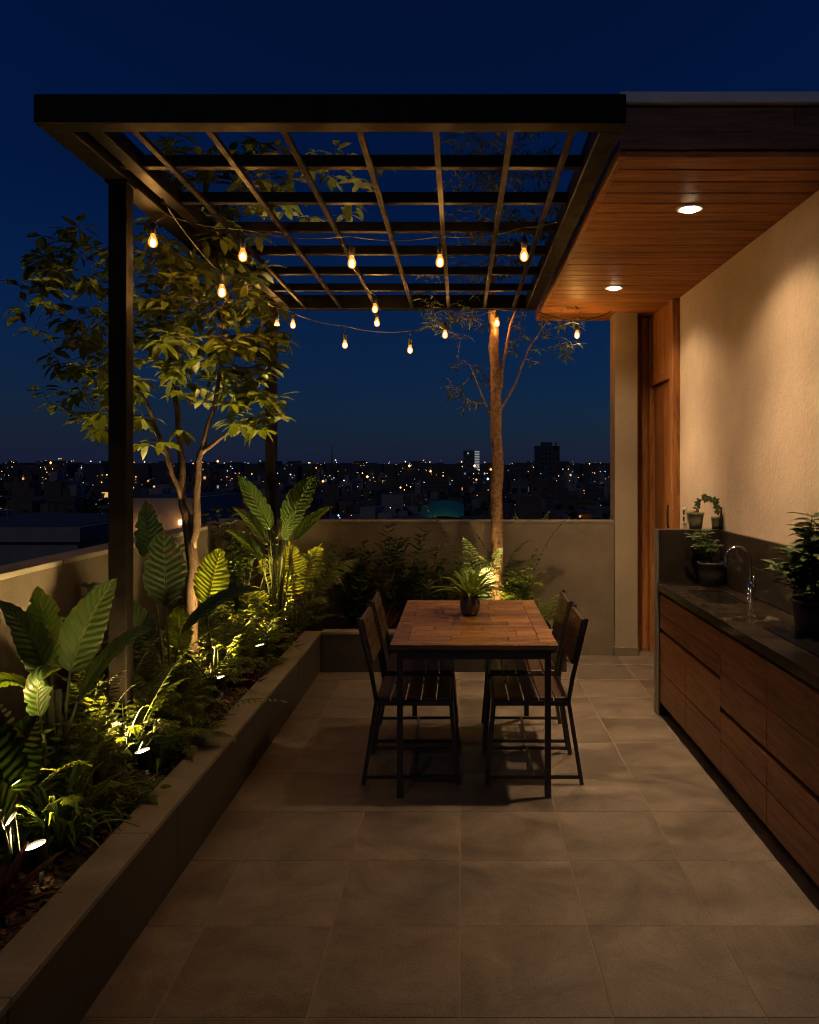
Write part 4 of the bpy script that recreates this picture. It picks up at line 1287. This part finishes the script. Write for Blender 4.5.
p2 = pot('potted_plant', (1.635, 5.20, KZ), .088, .155, P_black, 'trailing plant in a dark grey pot in the worktop corner behind the sink', 'potted plant', .85)
fb = MB(); sb = MB()
for k in range(12):
    a = r9.uniform(0, 6.28); q = r9.uniform(.2, 1)
    tip = (min(1.635 + math.cos(a) * .13 * q - .02, 1.715), min(5.20 + math.sin(a) * .1 * q, 5.31), KZ + .15 + r9.uniform(.02, .26))
    pts = curve3((1.635, 5.20, KZ + .13), tip, .07, 8)
    sb.tube([tuple(p) for p in pts[::2]] + [tuple(pts[-1])], .0024, 5)
    for i in range(2, 8):
        for s in range(2):
            aa = i * 2.1 + s * 3 + r9.uniform(-.4, .4)
            leaflet(fb, pts[i], (math.cos(aa), math.sin(aa) * .6, .3), (0, -.4, 1), r9.uniform(.03, .06), .024, r9.uniform(.1, .5))
sb.build('stem', L_['stem'], p2); fb.build('foliage', L_['shrub'], p2)

ZL = 1.2385
p3 = pot('potted_plant', (1.585, 5.385, ZL), .055, .115, P_green, 'mossy pale clay pot on the splashback ledge with a vine arching out', 'potted plant', .72)
fb = MB(); sb = MB()
arch = [(1.585, 5.385, ZL + .10)]
for k in range(1, 13):
    a = PI * k / 12
    arch.append((1.665 - .072 * math.cos(a), 5.385, ZL + .115 + .095 * math.sin(a)))
sb.tube(arch, .004, 6)
for i, p in enumerate(arch):
    for s in range(4):
        aa = r9.uniform(0, 6.28)
        leaflet(fb, p, (math.cos(aa), r9.uniform(-.6, .3), math.sin(aa)), (0, -1, .4), r9.uniform(.022, .042), .020, .2)
for k in range(14):
    aa = k * 2.4
    leaflet(fb, (1.585, 5.385, ZL + .095), (math.cos(aa), math.sin(aa), .7), (0, 0, 1), r9.uniform(.03, .05), .02, .2)
sb.build('stem', L_['stem'], p3); fb.build('foliage', L_['shrub'], p3)
p4 = pot('flower_pot', (1.722, 5.385, ZL), .030, .085, P_clay, 'small narrow clay pot on the ledge next to the mossy pot', 'flower pot', .8, .004)
vb = thing('bottle', (1.742, 5.345, ZL), 'slim dark bottle on the ledge against the plaster wall', 'bottle')
b = MB(); b.lathe((1.745, 5.345, ZL + .0005), [(.0005, 0), (.0115, 0), (.0115, .09), (.005, .112), (.005, .135), (.0065, .137), (.0065, .148), (.0005, .15)], 16)
b.build('bottle_body', M['steel'], vb)

# ---- garden uplights
def uplight(x, y, label, aim=(-.2, .05, 1.0), beam=(-.26, .26, 1), k=1.0):
    z = soil_z(x, y)
    t = thing('garden_spotlight', (x, y, z), label, 'garden light', 'garden uplights staked in the planter')
    a = unit(aim); p = np.array([x, y, z + .06]); top = p + a * .085
    b = MB(); b.tube([tuple(p), tuple(p + a * .01), tuple(top - a * .004), tuple(top)], [.022, .030, .033, .033], 20, caps=False); b.build('housing', M['steel'], t)
    b = MB(); b.tube([(x, y, z - .06), (x, y, z + .065)], .008, 8); b.build('spike', M['steel'], t)
    b = MB()
    s = unit(np.cross(a, (1, 0, 0))); u = np.cross(s, a); cc = top - a * .006
    b.add([tuple(cc + (s * math.cos(2 * PI * k / 20) + u * math.sin(2 * PI * k / 20)) * .031) for k in range(20)], [tuple(range(20))])
    o = b.build('lens', M['uplight_glow'], t)
    lp = top + a * .004
    lamp('uplight_lamp', 'SPOT', tuple(lp), UP * min(1, k * .6 if k < 1 else 1), (1.0, 0.65, 0.23), 0.028, tuple(lp + a), R(125), 1.0, t)
    lamp('uplight_beam', 'SPOT', tuple(lp), UP2 * k, (1.0, 0.65, 0.23), 0.028, tuple(lp + np.array(beam if beam is not None else a)), R(66), 1.0, t)
uplight(-1.37, 2.62, 'glowing black uplight in the mulch nearest the camera', (-.24, -.04, 1), (-.46, .0, 1))
uplight(-1.40, 3.58, 'glowing black uplight in the mulch, second from the camera', (-.24, -.04, 1), (-.46, .04, 1))
uplight(-1.385, 4.66, 'glowing black uplight in the mulch, third from the camera', (-.22, -.04, 1), (-.06, .04, 1), 1.6)
uplight(-1.40, 5.66, 'glowing uplight half hidden by leaves, fourth from the camera', (-.2, -.04, 1), (-.1, .2, 1))
uplight(-1.41, 6.40, 'glowing uplight at the far planter corner below the arching palm', (-.1, -.05, 1), (.08, .14, 1))
uplight(.27, 6.60, 'uplight at the foot of the slender tree behind the table', (.03, .10, 1), (.02, .12, 1), .6)
# ------------------------------------------------------------------ the city below
GZ = -17.0
def mat_city(name, c):
    return mat_speckle(name, tuple(x * .42 for x in c), tuple(x * .8 for x in c), .6, .9)
CW = [mat_city('city_wall_grey', (.20, .20, .21)), mat_city('city_wall_pale', (.34, .33, .32)), mat_city('city_wall_dark', (.11, .11, .12)), mat_city('city_wall_brick', (.2, .13, .1))]
M['roofcity'] = mat_city('city_roof', (.15, .15, .16))
M['winoff'] = mat_plain('dark_window', (.012, .013, .016), .15)
WE = [mat_emit('window_warm', (1.0, .55, .2), 0.8), mat_emit('window_amber', (1.0, .38, .1), 1.0), mat_emit('window_white', (.85, .92, 1.0), .3), mat_emit('window_cool', (.45, .75, 1.0), .25)]
cr = random.Random(99)

def block(mb, x0, x1, y0, y1, z0, z1, lit=.12, floors=None, mi=0, palette=(2, 3, 4, 5), step=2.4):
    mb.box(x0, x1, y0, y1, z0, z1, mi)
    mb.box(x0 - .15, x1 + .15, y0 - .15, y1 + .15, z1 + .01, z1 + .5, mi)
    mb.box(x0 + .2, x1 - .2, y0 + .2, y1 - .2, z1 + .505, z1 + .53, 6)
    nf = floors or max(1, int((z1 - z0) / 3.1))
    for f in range(nf):
        zz = z1 - 2.3 - f * 3.1
        if zz < z0 + .5: break
        for face in range(3):
            span = (x1 - x0) if face == 0 else (y1 - y0)
            n = max(1, int(span / step))
            for k in range(n):
                if cr.random() < .25: continue
                c = (k + .5) / n * span
                h = cr.uniform(1.0, 1.4); w = cr.uniform(.5, .8)
                m = cr.choice(palette) if cr.random() < lit else 1
                if face == 0: q = [(x0 + c - w, y0 - .03, zz), (x0 + c + w, y0 - .03, zz), (x0 + c + w, y0 - .03, zz + h), (x0 + c - w, y0 - .03, zz + h)]
                elif face == 1: q = [(x1 + .03, y0 + c - w, zz), (x1 + .03, y0 + c + w, zz), (x1 + .03, y0 + c + w, zz + h), (x1 + .03, y0 + c - w, zz + h)]
                else: q = [(x0 - .03, y0 + c + w, zz), (x0 - .03, y0 + c - w, zz), (x0 - .03, y0 + c - w, zz + h), (x0 - .03, y0 + c + w, zz + h)]
                mb.add(q, [(0, 1, 2, 3)], m)

def bmats(w): return [CW[w], M['winoff'], *WE, M['roofcity']]

# named buildings that stand out
def solo(name, x, y, w, d, top, label, wall=0, lit=.1, extra=None, palette=(2, 3, 4, 5)):
    mb = MB(); block(mb, -w / 2, w / 2, 0, d, GZ, top, lit, palette=palette)
    if extra: extra(mb)
    o = mb.build(name, bmats(wall)); o.location = (x, y, 0)
    return tag(o, label, 'building')
solo('tower_block', 57.3, 520, 15, 16, 15.5, 'tall dark tower block standing above the skyline right of the slender tree', 2, .03,
     lambda mb: (mb.box(-4, 3, 3, 9, 16.1, 18.5, 0), mb.box(7.6, 14, 2, 14, GZ, 6, 0)))
def litside(mb):
    for f in range(11):
        mb.box(2.6, 6.2, -.35, -.06, 1.5 + f * 1.25, 2.1 + f * 1.25, 4)
solo('tower_block', 8.6, 610, 12, 14, 14.5, 'tower with a bright white-lit side on the skyline left of the slender tree', 0, .2, litside, (4, 5))
solo('city_building', -15.7, 27, 5.6, 8, -.85, 'close dark flat-roofed building just beyond the left parapet', 1, 0)
solo('city_building', -11.3, 33, 3.4, 6, -1.9, 'dark flat-roofed building behind the close one, left of the pergola post', 0, .1)
solo('city_building', 8.6, 92, 7.5, 8, -4.2, 'broad dark flat roof below the skyline right of the slender tree', 0, .02)
# porch house with two orange lamps
mb = MB(); block(mb, -2.3, 2.3, 0, 5, GZ, -5.3, 0)
mb.box(-2.4, 2.4, -.9, 5.4, -4.1, -3.8, 0); mb.box(-2.3, 2.3, 1.2, 5, -4.78, -4.11, 0)
for sx in (-1.1, .9):
    mb.box(sx - .12, sx + .12, 1.0, 1.18, -4.6, -4.35, 3)
o = mb.build('porch_house', bmats(3)); o.location = (14.3, 100, 0)
tag(o, 'small house with a roofed terrace glowing orange under two lamps', 'house')
lamp('porch_lamp', 'POINT', (14.2, 99.2, -4.45), 60, (1, .45, .15), .1)
# hall with a curved green roof
mb = MB(); mb.box(-3, 3, 0, 9, GZ, -5.4, 0)
vs = []; n = 10
for yy in (-.3, 9.3):
    for k in range(n + 1):
        a = k / n
        vs.append((-3.2 + 6.4 * a, yy, (yy - 4) * .16 - 5.18 + 1.1 * math.sin(PI * (a * .8 + .05))))
    for k in range(n + 1):
        a = k / n
        vs.append((-3.2 + 6.4 * a, yy, (yy - 4) * .16 - 5.3 + 0.9 * math.sin(PI * (a * .8 + .05))))
fs = []
m_ = n + 1
for k in range(n):
    fs += [(k, k + 1, 2 * m_ + k + 1, 2 * m_ + k), (m_ + k, 3 * m_ + k, 3 * m_ + k + 1, m_ + k + 1), (k, m_ + k, m_ + k + 1, k + 1), (2 * m_ + k, 2 * m_ + k + 1, 3 * m_ + k + 1, 3 * m_ + k)]
mb.add(vs, fs, 1)
mb.box(-4.6, -3.3, -.2, 1, -9, -4.9, 0); mb.box(-4.3, -3.9, -.4, -.25, -5.6, -5.2, 2)
o = mb.build('hall', [CW[0], mat_plain('green_sheet_roof', (.05, .30, .20), .5)] + bmats(0)[2:]); o.location = (-2.6, 112, 0)
tag(o, 'hall with a curved green roof under a yellow lamp, beyond the parapet', 'hall')
lamp('hall_lamp', 'POINT', (-2.6, 109, -1.8), 60, (.75, 1, .7), .1)

# neighbour house just past the left parapet with two orange wall lamps
mb = MB(); block(mb, -1.3, .9, 0, 5, GZ, .25, 0)
for sx, sz in ((-.55, -.12), (.62, .02)):
    mb.box(sx - .035, sx + .035, -.1, .0, sz - .07, sz + .07, 3)
o = mb.build('neighbour_house', [CW[1], M['winoff'], *WE, M['roofcity']]); o.location = (-9.0, 24, 0)
o.data.materials[3] = mat_emit('lamp_orange', (1.0, .42, .1), 14)
tag(o, 'near house wall with two glowing orange lamps just over the left parapet', 'house')
for sx, sz in ((-.55, -.12), (.62, .02)):
    lamp('wall_lamp', 'POINT', (-9.0 + sx, 23.6, sz), 6, (1, .45, .15), .04)
# individual buildings filling the view, a handful of kinds copied
protos = []
for k in range(12):
    mb = MB()
    w = cr.uniform(4, 8.5); d = cr.uniform(5, 9); h = cr.uniform(7, 13)
    block(mb, -w / 2, w / 2, 0, d, 0, h, cr.choice([.06, .1, .18]))
    for q in range(5):
        bx, by = cr.uniform(-w * .42, w * .3), cr.uniform(.4, d - 1.4); bw = cr.uniform(.5, 1.6)
        mb.box(bx, bx + bw, by, by + cr.uniform(.5, 1.4), h + .54, h + cr.uniform(.8, 1.7), cr.choice((0, 6)))
    mb.bar((w * .3, d * .4, h + .5), (w * .3, d * .4, h + 3.0), .08)
    mb.bar((w * .3 - .5, d * .4, h + 2.7), (w * .3 + .5, d * .4, h + 2.7), .06)
    if k % 2:
        mb.box(-w / 4, w / 8, d * .3, d * .7, h + .55, h + 2.6, 0)
    if k % 3 == 0:
        mb.lathe((w / 4, d / 2, h + .55), [(.9, 0), (.9, 1.5), (.1, 1.7)], 12)
    if k % 4 == 2:
        block(mb, w / 2 + .2, w / 2 + w * .45, d * .1, d * .9, 0, h * .65, .1)
    h = max(v[2] for v in mb.v)
    protos.append((mb.mesh('city_building', bmats(k % 4)), w, h))
kinds = {0: 'low grey city building with small dark and lit windows beyond the parapet', 1: 'pale low city building with a rooftop room beyond the parapet',
         2: 'dark low city building with a stepped side wing beyond the parapet', 3: 'brown brick city building with small windows beyond the parapet'}
used = []
dist = 66.0
cnt = 0
while dist < 620 and cnt < 275:
    n = 13 if dist < 200 else 14
    for k in range(n):
        u = -0.66 + 0.92 * (k + cr.uniform(.1, .9)) / n
        y = dist * cr.uniform(.95, 1.06); x = u * y
        if abs(u - 0.15) < .05 and dist < 110: continue
        if abs(u + 0.02) < .05 and dist < 118: continue
        if abs(u - .085) < .03 and dist < 500 and dist > 90 and cr.random() < .5: continue
        i = cr.randrange(12); me, w, h = protos[i]
        o = bpy.data.objects.new('city_building', me); col.objects.link(o)
        top_px = cr.uniform(20, 52) if dist < 110 else cr.uniform(9, 36) if dist < 200 else (cr.uniform(2, 16) if dist < 420 else cr.uniform(-5, 9))
        top = 1.65 - top_px * y / 800
        sc = cr.uniform(.8, 1.25)
        hh = max(4.5, min(h * sc * 1.8, top - GZ))
        o.location = (x, y, GZ); o.scale = (sc, sc, hh / h); o.rotation_euler = (0, 0, cr.uniform(-.5, .5))
        tag(o, kinds[i % 4], 'building', 'low city buildings beyond the parapet')
        cnt += 1; used.append((x, y, w * sc, GZ + hh))
    dist *= 1.12

# dark trees between the houses
def city_tree(seed):
    r = random.Random(seed); mb = MB()
    tk = MB(); tk.tube([(0, 0, 0), (.1, 0, 2), (0, .1, 6)], [.28, .2, .12], 6, 0)
    for c in range(9):
        cx, cy, cz = r.uniform(-1.8, 1.8), r.uniform(-1.5, 1.5), r.uniform(4, 8)
        for k in range(60):
            a = r.uniform(0, 6.28); q = r.uniform(-1, 1); rad = r.uniform(.6, 1.35)
            p = np.array([cx + math.cos(a) * rad * math.sqrt(1 - q * q), cy + math.sin(a) * rad * math.sqrt(1 - q * q), cz + q * rad * .8])
            leaflet(mb, p, (r.uniform(-1, 1), r.uniform(-1, 1), r.uniform(-1, .4)), (r.uniform(-1, 1), -.5, 1), r.uniform(.5, .9), r.uniform(.3, .5), .2, 0)
    return tk.mesh('trunk', L_['bark']), mb.mesh('crown', L_['dark'])
tprot = [city_tree(k) for k in range(3)]
for k in range(80):
    y = 55 * (1.028 ** k) * cr.uniform(.95, 1.05); u = cr.uniform(-.62, .22)
    if y < 125 and (-.07 < u < .05 or .10 < u < .18): continue
    tm, cm = cr.choice(tprot)
    o = bpy.data.objects.new('city_tree', None); col.objects.link(o)
    for nm, me in (('trunk', tm), ('crown', cm)):
        c = bpy.data.objects.new(nm, me); col.objects.link(c); c.parent = o
    s = cr.uniform(.9, 1.5); top = 1.65 - cr.uniform(6, 34) * y / 800
    s = max(.9, min(1.7, (top - GZ) / 9.0))
    o.location = (u * y, y, GZ); o.scale = (s * 1.25, s * 1.25, s); o.rotation_euler = (0, 0, cr.uniform(0, 6))
    tag(o, 'dark leafy tree among the city buildings far below', 'tree', 'trees among the city buildings')

# masts on the skyline
for px, top, y in ((332, 22, 700), (311, 10, 800), (322, 11, 820), (470, 24, 900), (556, 19, 519)):
    mb = MB(); x = (px - 460) * y / 800; z0 = 14 if y == 519 else GZ
    w = .35
    for sx in (-1, 1):
        mb.bar((sx * 1.1, 0, z0), (0, 0, top), w)
    for k in range(6):
        z = z0 + (top - z0) * (k + .5) / 7; ww = 1.1 * (1 - (k + .5) / 7)
        mb.bar((-ww, 0, z), (ww, 0, z), .25)
    o = mb.build('radio_mast', M['steel']); o.location = (x, y, 0)
    tag(o, 'thin dark lattice mast rising above the distant skyline', 'mast', 'lattice masts on the skyline')

# the far city and its thousands of lights read as one mass each
mb = MB()
for k in range(900):
    y = cr.uniform(640, 2600); x = cr.uniform(-.66, .26) * y
    w = cr.uniform(8, 26); top = 1.65 + cr.uniform(-6, 7) * y / 800 * (.75 if cr.random() < .9 else 1.6)
    top = max(GZ + 8, min(top, 1.65 + 7 * y / 800))
    mb.box(x - w / 2, x + w / 2, y, y + w, GZ, top, 0); used.append((x, y, w, top))
o = mb.build('far_city', CW[2]); tag(o, 'dark mass of distant city roofs along the horizon', 'city', kind='stuff')

LM = [mat_emit('light_amber', (1.0, .46, .13), 5), mat_emit('light_orange', (1.0, .30, .06), 5), mat_emit('light_white', (.9, .95, 1.0), 2.6), mat_emit('light_cool', (.4, .72, 1.0), 3.0), mat_emit('light_green', (.5, 1.0, .45), 2.5), mat_emit('light_dim', (1.0, .55, .25), 1.0), mat_emit('light_dim_cool', (.6, .75, 1.0), .8)]
mb = MB()
def blob(x, y, z, r, m):
    vs = [(x + r, y, z), (x - r, y, z), (x, y + r, z), (x, y - r, z), (x, y, z + r), (x, y, z - r)]
    mb.add(vs, [(0, 2, 4), (2, 1, 4), (1, 3, 4), (3, 0, 4), (2, 0, 5), (1, 2, 5), (3, 1, 5), (0, 3, 5)], m)
for x, y, w, top in used:
    for q in range(3 if y < 640 else 2):
        dens = .5 + .5 * math.sin(x / y * 31 + y * .011) * math.sin(x / y * 13 - y * .004)
        if cr.random() > (.22 + .68 * dens): continue
        big = cr.random()
        r = y / 800 * (.26 if big < .48 else .40 if big < .80 else (.65 if big < .94 else 1.3))
        if y < 150: r *= .75
        blob(x + cr.uniform(-.5, .5) * w, y - cr.uniform(.6, 2), top + cr.uniform(-5, 2.0) * max(.5, min(3, y / 500)), r, cr.choices(range(7), (24, 16, 9, 7, 2, 26, 14))[0])
o = mb.build('city_lights', LM); tag(o, 'scattered amber and white street lamps and windows of the far city', 'city lights', kind='stuff')
# ------------------------------------------------------------------ render settings
vs_ = scene.view_settings
vs_.view_transform = 'Standard'; vs_.look = 'None'; vs_.exposure = 0; vs_.gamma = 1; vs_.use_curve_mapping = False
scene.render.engine = 'CYCLES'
cy = scene.cycles
cy.use_denoising = True
cy.max_bounces = 8; cy.diffuse_bounces = 4; cy.glossy_bounces = 3; cy.transmission_bounces = 4; cy.transparent_max_bounces = 12
cy.caustics_reflective = False; cy.caustics_refractive = False
cy.sample_clamp_indirect = 3.0
cy.use_light_tree = True
cy.filter_width = 1.1
cy.denoising_prefilter = 'ACCURATE'
